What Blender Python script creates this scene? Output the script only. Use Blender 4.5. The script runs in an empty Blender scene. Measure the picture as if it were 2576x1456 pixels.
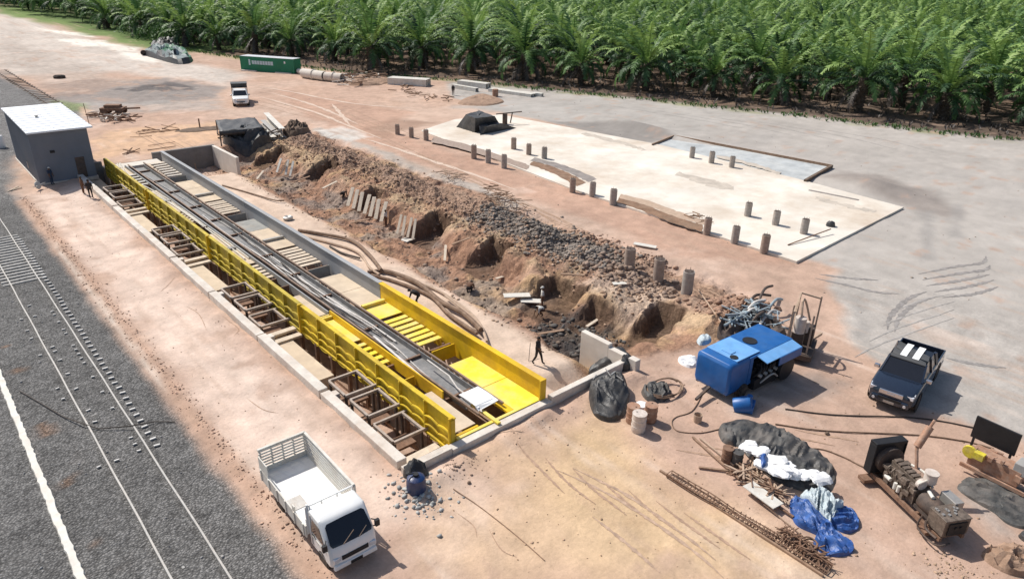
import bpy, math, random
import numpy as np
from mathutils import Vector, Matrix
R_=math.radians
C=bpy.context.scene.collection
sc=bpy.context.scene
# ---------------------------------------------------------------- camera, world, sun, exposure
CAM_H=20.0; CF=1781.0; PIT=.42749; ROLL=.022154; YAW=.726417
cF=np.array([math.cos(PIT)*math.sin(YAW),math.cos(PIT)*math.cos(YAW),-math.sin(PIT)])
cR=np.cross(cF,[0,0,1]); cR/=np.linalg.norm(cR); cU=np.cross(cR,cF)
cR,cU=cR*math.cos(ROLL)+cU*math.sin(ROLL),-cR*math.sin(ROLL)+cU*math.cos(ROLL)
def G(u,v,z=0.0):
    d=cF*CF+cR*(u-1288)-cU*(v-728); t=(z-CAM_H)/d[2]
    return Vector((d[0]*t,d[1]*t,z))
def PX(x,y,z):
    q=np.array([x,y,z-CAM_H]); w=q@cF
    return 1288+CF*(q@cR)/w, 728-CF*(q@cU)/w, w
cd=bpy.data.cameras.new('camera'); cam=bpy.data.objects.new('camera',cd); C.objects.link(cam)
cd.sensor_width=36; cd.lens=36*CF/2576; cd.clip_start=.5; cd.clip_end=6000
cam.matrix_world=Matrix(((cR[0],cU[0],-cF[0],0),(cR[1],cU[1],-cF[1],0),(cR[2],cU[2],-cF[2],CAM_H),(0,0,0,1)))
sc.camera=cam
SUN_EL=R_(50); SUN_AZ=R_(103)      # azimuth of the sun, counter-clockwise from +X
w=bpy.data.worlds.new('World'); sc.world=w; w.use_nodes=True
nt=w.node_tree; bg=nt.nodes['Background']; sky=nt.nodes.new('ShaderNodeTexSky')
sky.sky_type='NISHITA'; sky.sun_disc=False; sky.sun_elevation=SUN_EL; sky.sun_rotation=R_(90)-SUN_AZ
sky.dust_density=2.0
nt.links.new(sky.outputs[0],bg.inputs[0]); bg.inputs[1].default_value=.10
sl=bpy.data.lights.new('sun','SUN'); sl.energy=4.2; sl.angle=R_(.6); sl.color=(1,.955,.89)
so=bpy.data.objects.new('sun',sl); C.objects.link(so)
sd=Vector((math.cos(SUN_AZ)*math.cos(SUN_EL),math.sin(SUN_AZ)*math.cos(SUN_EL),math.sin(SUN_EL)))
so.rotation_euler=sd.to_track_quat('Z','Y').to_euler(); so.location=sd*100
sc.view_settings.view_transform='Standard'; sc.view_settings.look='None'
sc.view_settings.exposure=.15; sc.view_settings.gamma=1
# ---------------------------------------------------------------- noise helpers
def _h(i,j,k=0):
    n=(i.astype(np.int64)*374761393+j.astype(np.int64)*668265263+k*2147483647*3)&0xffffffff
    n=((n^(n>>13))*1274126177)&0xffffffff
    return ((n^(n>>16))&0xffff)/65535.0
def vn(x,y,k=0):
    x=np.asarray(x,float);y=np.asarray(y,float)
    i=np.floor(x);j=np.floor(y);a=x-i;b=y-j;a=a*a*(3-2*a);b=b*b*(3-2*b)
    return (_h(i,j,k)*(1-a)+_h(i+1,j,k)*a)*(1-b)+(_h(i,j+1,k)*(1-a)+_h(i+1,j+1,k)*a)*b
def fbm(x,y,s,o=4,k=0):
    r=0;t=0;a=1;x=np.asarray(x,float)/s;y=np.asarray(y,float)/s
    for q in range(o): r=r+a*(vn(x+q*17.3,y-q*9.1,k)-.5)*2;t+=a;a*=.5;x=x*2.03;y=y*2.03
    return r/t
def ss(a,b,x): t=np.clip((np.asarray(x,float)-a)/(b-a),0,1); return t*t*(3-2*t)
# ---------------------------------------------------------------- materials
def mat(name,col,rough=.85,metal=0,var=.18,scale=3.0,bump=.15,dust=0.0,dustcol=(.45,.33,.24),spec=.3,emit=None,coat=0,wave=None,fine=None):
    m=bpy.data.materials.new(name); m.use_nodes=True; t=m.node_tree; N=t.nodes; L=t.links
    b=N['Principled BSDF']; b.inputs['Roughness'].default_value=rough; b.inputs['Metallic'].default_value=metal
    b.inputs['Specular IOR Level'].default_value=spec; b.inputs['Coat Weight'].default_value=coat
    tc=N.new('ShaderNodeTexCoord')
    n1=N.new('ShaderNodeTexNoise'); n1.inputs['Scale'].default_value=scale; n1.inputs['Detail'].default_value=8; n1.inputs['Roughness'].default_value=.65
    L.new(tc.outputs['Object'],n1.inputs['Vector'])
    r=N.new('ShaderNodeMapRange'); r.inputs[1].default_value=.3;r.inputs[2].default_value=.7; r.inputs[3].default_value=1-var;r.inputs[4].default_value=1+var
    L.new(n1.outputs[0],r.inputs[0])
    mx=N.new('ShaderNodeVectorMath'); mx.operation='SCALE'; mx.inputs[0].default_value=col; L.new(r.outputs[0],mx.inputs['Scale'])
    out=mx.outputs[0]
    if dust>0:
        n2=N.new('ShaderNodeTexNoise'); n2.inputs['Scale'].default_value=scale*.6; n2.inputs['Detail'].default_value=10; n2.inputs['Roughness'].default_value=.7
        L.new(tc.outputs['Object'],n2.inputs['Vector'])
        r2=N.new('ShaderNodeMapRange'); r2.inputs[1].default_value=.42;r2.inputs[2].default_value=.72;r2.inputs[4].default_value=dust; L.new(n2.outputs[0],r2.inputs[0])
        mm=N.new('ShaderNodeMix'); mm.data_type='RGBA'; L.new(r2.outputs[0],mm.inputs[0]); L.new(out,mm.inputs[6]); mm.inputs[7].default_value=(*dustcol,1)
        out=mm.outputs[2]
    L.new(out,b.inputs['Base Color'])
    if bump>0:
        n3=N.new('ShaderNodeTexNoise'); n3.inputs['Scale'].default_value=(fine or scale*6); n3.inputs['Detail'].default_value=6; L.new(tc.outputs['Object'],n3.inputs['Vector'])
        bp=N.new('ShaderNodeBump'); bp.inputs['Strength'].default_value=bump; bp.inputs['Distance'].default_value=.05; L.new(n3.outputs[0],bp.inputs['Height']); L.new(bp.outputs[0],b.inputs['Normal'])
    return m
M={}
def mk(k,*a,**kw): M[k]=mat(k,*a,**kw)
mk('concrete',(.66,.61,.54),.9,var=.18,scale=1.2,dust=.6,dustcol=(.5,.36,.27),bump=.3)
mk('concrete_shade',(.19,.185,.18),.9,var=.25,scale=1.0,dust=.4,dustcol=(.28,.24,.2))  # darkened concrete: shade on the back walls put into the colour
mk('concrete_grey',(.34,.34,.33),.9,var=.2,scale=1.0,dust=.4,dustcol=(.4,.33,.27))
mk('concrete_pale',(.68,.63,.56),.9,var=.1,scale=.8,dust=.35,dustcol=(.5,.4,.3))
mk('stub',(.36,.33,.30),.9,var=.25,scale=4,dust=.5,dustcol=(.42,.30,.22))
mk('stub_brown',(.34,.27,.225),.95,var=.3,scale=4,dust=.6,dustcol=(.35,.25,.19))
mk('yellow',(.80,.52,.015),.5,var=.2,scale=.8,dust=.75,dustcol=(.46,.26,.05),bump=.06)
mk('yellow_deck',(.86,.68,.05),.6,var=.15,scale=.5,dust=.95,dustcol=(.72,.58,.36),bump=.1)
mk('yellow_beam',(.70,.50,.03),.55,var=.28,scale=1.3,dust=.75,dustcol=(.36,.23,.05),bump=.1)
mk('yellow_old',(.52,.40,.04),.6,var=.3,scale=1.3,dust=.8,dustcol=(.28,.20,.06),bump=.1)
mk('grey_wall',(.33,.34,.35),.6,var=.12,scale=.6,dust=.3,dustcol=(.42,.36,.3),bump=.05)
mk('deck_sand',(.62,.51,.38),.9,var=.15,scale=1.0,dust=.5,dustcol=(.46,.36,.27))
mk('deck_grey',(.30,.30,.28),.8,var=.25,scale=1.0,dust=.6,dustcol=(.5,.42,.33))
mk('steel_dark',(.10,.08,.07),.7,.3,var=.3,scale=4,dust=.5,dustcol=(.25,.16,.11))
mk('steel_rust',(.20,.115,.075),.85,.1,var=.35,scale=5,dust=.5,dustcol=(.36,.25,.18))
mk('frame_steel',(.42,.36,.31),.6,.2,var=.25,scale=4,dust=.5,dustcol=(.30,.2,.14))
mk('metal_blue',(.30,.37,.41),.6,.2,var=.35,scale=4,dust=.5,dustcol=(.5,.46,.4))
mk('trough_grey',(.20,.20,.20),.6,.1,var=.3,scale=2,dust=.4,dustcol=(.4,.36,.31))
mk('steel_grey',(.40,.39,.37),.5,.5,var=.2,scale=4,dust=.4,dustcol=(.45,.36,.28))
mk('rail',(.38,.37,.35),.6,.2,var=.15,scale=3,dust=.2)
mk('rail_brown',(.24,.17,.13),.6,.3,var=.25,scale=3,dust=.5)
mk('sleeper',(.36,.35,.33),.9,var=.3,scale=4)
mk('clip',(.50,.49,.47),.6,.2,var=.2,scale=8)
mk('white_paint',(.80,.80,.78),.35,var=.04,scale=1.2,dust=.18,dustcol=(.62,.5,.4),spec=.5,coat=.3,bump=.02)
mk('white_dirty',(.66,.64,.58),.6,var=.12,scale=2.0,dust=.6,dustcol=(.52,.42,.32),bump=.08)
mk('white_sheet',(.85,.85,.84),.6,var=.05,scale=2,bump=.05)
mk('bag_white',(.84,.84,.83),.7,var=.08,scale=4,dust=.15,bump=.3)
mk('glass_dark',(.012,.014,.02),.08,var=.1,spec=.6,bump=0)
mk('black_plastic',(.02,.02,.022),.5,var=.2,bump=.05)
mk('rubber',(.03,.028,.027),.9,var=.3,scale=5,dust=.5,dustcol=(.3,.22,.16))
mk('navy_paint',(.018,.028,.05),.22,.3,var=.1,scale=2,spec=.6,coat=.8,bump=0)
mk('roof_grey',(.10,.10,.10),.45,.2,var=.1,scale=2,bump=0)
mk('chrome',(.6,.6,.62),.25,.9,var=.05,bump=0)
mk('lamp_glass',(.7,.72,.75),.15,.2,var=.05,bump=0,spec=.8)
mk('blue_paint',(.008,.10,.33),.42,.0,var=.15,scale=2,dust=.3,dustcol=(.1,.2,.36),spec=.5,bump=.04)
mk('blue_light',(.16,.38,.70),.45,0,var=.12,scale=2,dust=.2,dustcol=(.35,.45,.6),bump=.04)
mk('blue_tank',(.006,.03,.11),.35,0,var=.15,scale=2,dust=.2,spec=.5)
mk('green_paint',(.03,.22,.12),.55,0,var=.12,scale=.6,dust=.25,dustcol=(.06,.14,.06),bump=.03)
mk('container_roof',(.60,.62,.64),.5,.2,var=.08,scale=.8,dust=.2)
mk('letter_pale',(.50,.60,.63),.6,var=.1,scale=2,bump=0)
mk('roof_white',(.86,.88,.9),.45,0,var=.04,scale=.5,dust=.1,bump=0)
mk('shed_grey',(.165,.185,.22),.6,0,var=.1,scale=.6,dust=.3,dustcol=(.28,.25,.23))
mk('tarp_black',(.035,.036,.038),.5,0,var=.4,scale=3,dust=.5,dustcol=(.16,.14,.12),spec=.5,bump=.3)
mk('tarp_grey',(.07,.071,.069),.6,0,var=.35,scale=2,dust=.5,dustcol=(.24,.2,.17),spec=.4,bump=.35)
mk('tarp_blue',(.02,.075,.27),.45,0,var=.5,scale=3,dust=.45,dustcol=(.12,.22,.42),spec=.5,bump=.3)
mk('net_far',(.16,.20,.20),.7,0,var=.4,scale=1.5,dust=.7,dustcol=(.42,.47,.46),bump=.5)
mk('net_pale',(.52,.58,.60),.7,0,var=.25,scale=5,dust=.45,dustcol=(.16,.25,.32),bump=.5)
mk('tarp_green',(.03,.13,.06),.55,0,var=.4,scale=2,dust=.4,dustcol=(.25,.4,.35))
mk('hose_brown',(.19,.12,.08),.8,var=.3,scale=3,dust=.5)
mk('hose_tan',(.46,.34,.25),.85,var=.2,scale=3,dust=.3)
mk('cable_dark',(.07,.055,.045),.7,var=.2)
mk('cable_pale',(.66,.63,.59),.6,var=.2,scale=3,dust=.3)
mk('wood_pale',(.62,.53,.42),.9,var=.2,scale=4,dust=.3)
mk('wood_brown',(.28,.18,.12),.9,var=.3,scale=4,dust=.4)
mk('drum_rust',(.36,.20,.13),.7,.2,var=.3,scale=5,dust=.6,dustcol=(.52,.42,.34))
mk('drum_lid',(.62,.55,.49),.7,.1,var=.2,scale=5,dust=.4,dustcol=(.4,.26,.18))
mk('engine_tan',(.19,.15,.12),.6,.3,var=.45,scale=8,dust=.6,dustcol=(.10,.075,.06))
mk('engine_yellow',(.62,.52,.05),.6,.1,var=.3,scale=6,dust=.5)
mk('skin',(.16,.085,.05),.6,var=.1,bump=0)
mk('hair',(.012,.01,.01),.8,bump=0)
mk('cloth_dark',(.035,.03,.03),.9,bump=0); mk('cloth_pale',(.55,.54,.50),.9,bump=0); mk('cloth_brown',(.15,.08,.05),.9,bump=0); mk('cloth_blue',(.04,.06,.10),.9,bump=0)
mk('trunk',(.11,.085,.065),1,var=.4,scale=5,bump=.8)
mk('soil_dark',(.16,.115,.085),1,var=.35,scale=1.5,bump=.6)
mk('soil_brown',(.33,.22,.155),1,var=.3,scale=1.5,bump=.6)
mk('sand_grey',(.27,.24,.22),1,var=.25,scale=1.2,bump=.4)
mk('slab_white',(.74,.685,.60),.9,var=.15,scale=.22,dust=.95,dustcol=(.52,.42,.32),bump=.1,fine=6)
mk('stain_pale',(.50,.44,.37),.9,var=.2,scale=1)
mk('slab_grey',(.42,.44,.44),.8,var=.25,scale=.5,dust=.6,dustcol=(.66,.66,.62),bump=.05)
mk('weed',(.10,.15,.045),1,var=.4,scale=4)
def frond_mat(name,a,b):
    m=bpy.data.materials.new(name); m.use_nodes=True; t=m.node_tree; N=t.nodes; L=t.links; p=N['Principled BSDF']
    g=N.new('ShaderNodeNewGeometry'); n=N.new('ShaderNodeTexNoise'); n.inputs['Scale'].default_value=.55; n.inputs['Detail'].default_value=5; L.new(g.outputs['Position'],n.inputs['Vector'])
    n2=N.new('ShaderNodeTexNoise'); n2.inputs['Scale'].default_value=.04; L.new(g.outputs['Position'],n2.inputs['Vector'])
    o=N.new('ShaderNodeObjectInfo')
    ad=N.new('ShaderNodeMath'); ad.operation='MULTIPLY_ADD'; L.new(g.outputs['Random Per Island'],ad.inputs[0]); ad.inputs[1].default_value=.45; L.new(n.outputs[0],ad.inputs[2])
    ad2=N.new('ShaderNodeMath'); ad2.operation='MULTIPLY_ADD'; L.new(o.outputs['Random'],ad2.inputs[0]); ad2.inputs[1].default_value=.25; L.new(ad.outputs[0],ad2.inputs[2])
    ad3=N.new('ShaderNodeMath'); ad3.operation='ADD'; L.new(ad2.outputs[0],ad3.inputs[0]); L.new(n2.outputs[0],ad3.inputs[1])
    r=N.new('ShaderNodeMapRange'); r.inputs[1].default_value=.75; r.inputs[2].default_value=1.7; L.new(ad3.outputs[0],r.inputs[0])
    mx=N.new('ShaderNodeMix'); mx.data_type='RGBA'; mx.inputs[6].default_value=(*a,1); mx.inputs[7].default_value=(*b,1); L.new(r.outputs[0],mx.inputs[0])
    L.new(mx.outputs[2],p.inputs['Base Color']); p.inputs['Roughness'].default_value=.55; p.inputs['Specular IOR Level'].default_value=.35
    tr=N.new('ShaderNodeBsdfTranslucent'); L.new(mx.outputs[2],tr.inputs[0]); ms=N.new('ShaderNodeMixShader'); ms.inputs[0].default_value=.28
    L.new(p.outputs[0],ms.inputs[1]); L.new(tr.outputs[0],ms.inputs[2]); L.new(ms.outputs[0],N['Material Output'].inputs[0])
    return m
M['frond']=frond_mat('frond',(.030,.088,.026),(.165,.29,.085))
M['frond_dead']=frond_mat('frond_dead',(.05,.04,.035),(.19,.16,.14))
M['frond_light']=frond_mat('frond_light',(.10,.20,.045),(.33,.47,.13))
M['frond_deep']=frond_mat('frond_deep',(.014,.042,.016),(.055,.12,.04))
M['leaf_bush']=frond_mat('leaf_bush',(.03,.075,.02),(.10,.19,.05))
# ---------------------------------------------------------------- mesh builder
class MB:
    def __init__(s): s.v=[];s.f=[];s.mi=[];s.T=None;s.m=0
    def add(s,vs,fs,m=None):
        k=len(s.v)
        if s.T is not None: vs=[s.T@Vector(p) for p in vs]
        s.v+= [tuple(p) for p in vs]; s.f+=[tuple(i+k for i in f) for f in fs]; s.mi+=[s.m if m is None else m]*len(fs); return s
    def box(s,c,d,rz=0,rx=0,ry=0,m=None,taper=1):
        q=Matrix.Translation(c)@Matrix.Rotation(rz,4,'Z')@Matrix.Rotation(ry,4,'Y')@Matrix.Rotation(rx,4,'X')
        x,y,z=d[0]/2,d[1]/2,d[2]/2
        vs=[q@Vector(p) for p in ((-x,-y,-z),(x,-y,-z),(x,y,-z),(-x,y,-z),(-x*taper,-y*taper,z),(x*taper,-y*taper,z),(x*taper,y*taper,z),(-x*taper,y*taper,z))]
        return s.add(vs,[(3,2,1,0),(4,5,6,7),(0,1,5,4),(1,2,6,5),(2,3,7,6),(3,0,4,7)],m)
    def bb(s,x0,x1,y0,y1,z0,z1,m=None): return s.box(((x0+x1)/2,(y0+y1)/2,(z0+z1)/2),(abs(x1-x0),abs(y1-y0),abs(z1-z0)),m=m)
    def bar(s,a,b,w=.05,h=None,m=None):
        a=Vector(a);b=Vector(b);d=b-a;L=d.length
        if L<1e-6: return s
        q=d.to_track_quat('X','Z').to_matrix().to_4x4(); q.translation=(a+b)/2
        h=h or w; x,y,z=L/2,w/2,h/2
        vs=[q@Vector(p) for p in ((-x,-y,-z),(x,-y,-z),(x,y,-z),(-x,y,-z),(-x,-y,z),(x,-y,z),(x,y,z),(-x,y,z))]
        return s.add(vs,[(3,2,1,0),(4,5,6,7),(0,1,5,4),(1,2,6,5),(2,3,7,6),(3,0,4,7)],m)
    def tube(s,pts,r,n=8,cap=True,m=None):
        pts=[Vector(p) for p in pts]; rs=r if isinstance(r,(list,tuple)) else [r]*len(pts)
        vs=[];fs=[];up=None
        for i,p in enumerate(pts):
            d=(pts[min(i+1,len(pts)-1)]-pts[max(i-1,0)]); d=d.normalized() if d.length>1e-9 else Vector((0,0,1))
            if up is None: up=Vector((0,0,1)) if abs(d.z)<.9 else Vector((1,0,0))
            a=d.cross(up); a=a.normalized() if a.length>1e-6 else d.orthogonal().normalized(); b=a.cross(d).normalized(); up=b
            for k in range(n):
                t=2*math.pi*k/n; vs.append(p+(a*math.cos(t)+b*math.sin(t))*rs[i])
        for i in range(len(pts)-1):
            for k in range(n): fs.append((i*n+k,i*n+(k+1)%n,(i+1)*n+(k+1)%n,(i+1)*n+k))
        if cap: fs.append(tuple(range(n))); fs.append(tuple((len(pts)-1)*n+k for k in range(n-1,-1,-1)))
        return s.add(vs,fs,m)
    def cyl(s,a,b,r,r2=None,n=16,m=None): return s.tube([a,b],[r,r if r2 is None else r2],n,m=m)
    def lathe(s,prof,c=(0,0,0),n=20,m=None,axis='Z'):
        vs=[];fs=[]
        for r,z in prof:
            for k in range(n):
                t=2*math.pi*k/n; p=(r*math.cos(t),r*math.sin(t),z)
                if axis=='Y': p=(p[0],p[2],p[1])
                if axis=='X': p=(p[2],p[0],p[1])
                vs.append((p[0]+c[0],p[1]+c[1],p[2]+c[2]))
        for i in range(len(prof)-1):
            for k in range(n): fs.append((i*n+k,i*n+(k+1)%n,(i+1)*n+(k+1)%n,(i+1)*n+k))
        fs.append(tuple(range(n-1,-1,-1))); fs.append(tuple((len(prof)-1)*n+k for k in range(n)))
        return s.add(vs,fs,m)
    def prism(s,poly,z0,z1,m=None):
        n=len(poly); vs=[(p[0],p[1],z0) for p in poly]+[(p[0],p[1],z1) for p in poly]
        return s.add(vs,[tuple(range(n-1,-1,-1)),tuple(range(n,2*n))]+[(i,(i+1)%n,n+(i+1)%n,n+i) for i in range(n)],m)
    def loft(s,secs,m=None,caps=True,closed=True):
        n=len(secs[0]); vs=[p for q in secs for p in q]; fs=[]
        for i in range(len(secs)-1):
            for k in range(n if closed else n-1): fs.append((i*n+k,i*n+(k+1)%n,(i+1)*n+(k+1)%n,(i+1)*n+k))
        if caps: fs.append(tuple(range(n-1,-1,-1))); fs.append(tuple((len(secs)-1)*n+k for k in range(n)))
        return s.add(vs,fs,m)
    def build(s,name,mats,parent=None,smooth=False,bevel=0,label=None):
        me=bpy.data.meshes.new(name); me.from_pydata(s.v,[],s.f)
        if not isinstance(mats,(list,tuple)): mats=[mats]
        for q in mats: me.materials.append(M[q] if isinstance(q,str) else q)
        me.polygons.foreach_set('material_index',s.mi)
        import bmesh
        bm=bmesh.new(); bm.from_mesh(me); bmesh.ops.recalc_face_normals(bm,faces=bm.faces); bm.to_mesh(me); bm.free()
        if smooth:
            me.polygons.foreach_set('use_smooth',[True]*len(s.f))
            me.set_sharp_from_angle(angle=R_(40))
        o=bpy.data.objects.new(name,me); C.objects.link(o)
        if parent: o.parent=parent
        if bevel: b=o.modifiers.new('bevel','BEVEL'); b.width=bevel; b.segments=2; b.limit_method='ANGLE'
        if label: o['label']=label
        return o
def tag(o,label,cat,group=None,kind=None):
    if label: o['label']=label
    if cat: o['category']=cat
    if group: o['group']=group
    if kind: o['kind']=kind
    return o
def E(name,label,cat,loc=(0,0,0),rz=0,group=None,scale=1):
    o=bpy.data.objects.new(name,None); C.objects.link(o); o.location=loc; o.rotation_euler=(0,0,rz); o.scale=(scale,)*3; o.empty_display_size=.3
    return tag(o,label,cat,group)
def dup(root,loc,rz,label=None,group=None,scale=None):
    def cp(o,p):
        c=o.copy(); C.objects.link(c); c.parent=p
        for ch in o.children: cp(ch,c)
        return c
    r=cp(root,None); r.location=loc; r.rotation_euler=(0,0,rz)
    if label: r['label']=label
    if group: r['group']=group
    if scale is not None: r.scale=(scale,)*3
    return r
def ang(u0,v0,u1,v1):
    a=G(u0,v0);b=G(u1,v1); return math.atan2(b.y-a.y,b.x-a.x)
# ---------------------------------------------------------------- ground
MOD=14.7; Y0=21.2; PITX0,PITX1=13.3,21.3; YEND=80.2
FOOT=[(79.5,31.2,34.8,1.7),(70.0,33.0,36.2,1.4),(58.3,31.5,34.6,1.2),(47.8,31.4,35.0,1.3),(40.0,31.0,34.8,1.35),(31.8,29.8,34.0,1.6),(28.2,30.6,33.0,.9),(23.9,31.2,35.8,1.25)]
def hgt(x,y):
    x=np.asarray(x,float);y=np.asarray(y,float)
    far=1-ss(130,260,np.hypot(x,y))*.6
    h=.10*fbm(x,y,9,3)+.035*fbm(x,y,1.3,3,k=1)
    rail=1-ss(6.3,7.2,x+.2*fbm(x,y,2.5,3,k=2))
    rail=rail*(1-ss(80,90,y))
    h=h*(1-rail)+rail*(.025*fbm(x,y,.5,2,k=3)-.02)
    edge=np.exp(-((x-7.7-.4*fbm(x,y,3,2,k=5))/.55)**2)*(1-ss(70,78,y)); h=h+edge*(.10+.14*np.abs(fbm(x,y,.7,3,k=4)))
    # soil banked on the outside of the pit walls
    h=h+.16*np.exp(-((x-12.4)/.7)**2)*ss(18,21,y)*(1-ss(78,82,y))*(1+fbm(x,y,1.1,2,k=6))
    h=h+.22*np.exp(-((y-20.2)/.8)**2)*ss(11,13,x)*(1-ss(26,29,x))*(1+fbm(x,y,.9,3,k=7))
    # excavation
    wy=ss(21.5,24.5,y+.6*fbm(x,y,2,2,k=8))*(1-ss(82,84.5,y+.8*fbm(x,y,2,2,k=9)))
    e1=26.1+.8*fbm(x*0,y,4,3,k=10); e2=32.3+1.6*fbm(x*.3,y,2.6,4,k=11)
    tr=ss(e1-.3,e1+1.2,x)*(1-ss(e2-1.3,e2+1.3,x))*wy
    bank=.12+.6*fbm(x,y,2.6,4,k=12)
    zone=ss(25.6,27,x)*(1-ss(40.6,42.6,x))*ss(20.5,25,y)*(1-ss(84,88,y))
    rid=np.exp(-((x-37.6-.8*fbm(x*0,y,7,2,k=13))/2.2)**2)*ss(25,31,y)*(1-ss(84,89,y))
    lump=np.abs(fbm(x,y,1.5,4,k=14))*1.1+np.abs(fbm(x,y,.6,3,k=15))*.5
    h=h+zone*ss(31.5,33.5,x)*bank+rid*(.16+.72*lump+.35*fbm(x,y,4,2,k=16))
    h=h+tr*(-1.35-.35*fbm(x,y,1.6,4,k=17)-.15)
    h=h+zone*(.24*fbm(x,y,.8,4,k=30)+.45*np.abs(fbm(x,y,1.7,4,k=31)))-zone*.15
    h=h-.28*zone*ss(30,33,x)
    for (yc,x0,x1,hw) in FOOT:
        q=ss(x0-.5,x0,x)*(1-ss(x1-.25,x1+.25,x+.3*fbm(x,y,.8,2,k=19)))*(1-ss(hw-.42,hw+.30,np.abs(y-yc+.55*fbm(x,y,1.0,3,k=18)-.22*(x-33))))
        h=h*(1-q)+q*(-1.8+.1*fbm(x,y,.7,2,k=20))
    # red lumps beside the last stub, dark heap at the far left, low mounds
    h=h+.9*np.exp(-(((x-38)/2.2)**2+((y-21)/1.6)**2))*(.5+1.2*np.abs(fbm(x,y,.9,4,k=21)))
    h=h+.9*np.exp(-(((x-34.5)/1.6)**2+((y-20.6)/1.2)**2))*(.6+np.abs(fbm(x,y,1.2,3,k=22)))
    h=h+.5*np.exp(-(((x-35)/4.5)**2+((y-129)/7)**2))*(1+fbm(x,y,2,3,k=23))
    h=h+.9*np.exp(-(((x-78)/1.6)**2+((y-62)/9)**2))+1.0*np.exp(-(((x-74.5)/2.2)**2+((y-29)/4)**2))
    # interior of the pit
    inp=((x>PITX0-.15)&(x<PITX1)&(y>Y0+.1)&(y<YEND+2.9))
    h=np.where(inp,-1.7+.05*fbm(x,y,1,2),h)
    ch=((x>=PITX1)&(x<27.6)&(y>73.2)&(y<YEND+2.9)); h=np.where(ch,-1.75+.3*fbm(x,y,.8,3),h)
    st=ss(21.2,21.3,x)*(1-ss(25.2,25.6,x))*(y>Y0+.1)*(y<73.2); h=h*(1-st)+st*(-.02+.03*fbm(x,y,2,2))
    nc=ss(22.5,23.2,x)*(1-ss(27.3,27.5,x))*(y>21.15)*(1-ss(22.0,23.6,y)); h=h*(1-nc)+nc*(-.9)
    # bank up to the plantation
    return h
def gz(x,y): return float(hgt(np.array([x]),np.array([y]))[0])
def GG(u,v):
    p=G(u,v); z=gz(p.x,p.y); p=G(u,v,z); z=gz(p.x,p.y); return G(u,v,z)
PALM_EDGE=[(44,620),(47,366),(57,240),(57,205),(60.6,183),(68,149),(73,130),(84,112),(92,92),(99,73),(106,55),(110,39),(115.5,26),(124,0),(135,-40)]
def edge_x(y):
    ys=np.array([p[1] for p in PALM_EDGE][::-1]);xs=np.array([p[0] for p in PALM_EDGE][::-1]); return np.interp(y,ys,xs)
def polymask(poly,x,y,feather,warp=0,ws=2.0,k=40):
    P=np.array([(p[0],p[1]) for p in poly],float)
    d=np.full(x.shape,1e9);ins=np.zeros(x.shape,bool)
    for i in range(len(P)):
        a=P[i];b=P[(i+1)%len(P)];e=b-a
        t=np.clip(((x-a[0])*e[0]+(y-a[1])*e[1])/(e@e+1e-9),0,1)
        d=np.minimum(d,np.hypot(x-a[0]-t*e[0],y-a[1]-t*e[1]))
        c=((a[1]>y)!=(b[1]>y))&(x<(b[0]-a[0])*(y-a[1])/(b[1]-a[1]+1e-12)+a[0]); ins^=c
    d=np.where(ins,d,-d)
    if warp: d=d+warp*fbm(x,y,ws,4,k=k)
    return ss(-feather,feather,d)
def axis(segs):
    r=[segs[0][0]]
    for a,b,s in segs: n=max(1,int(round((b-a)/s))); r+=list(np.linspace(a,b,n+1)[1:])
    return np.array(r)
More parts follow.
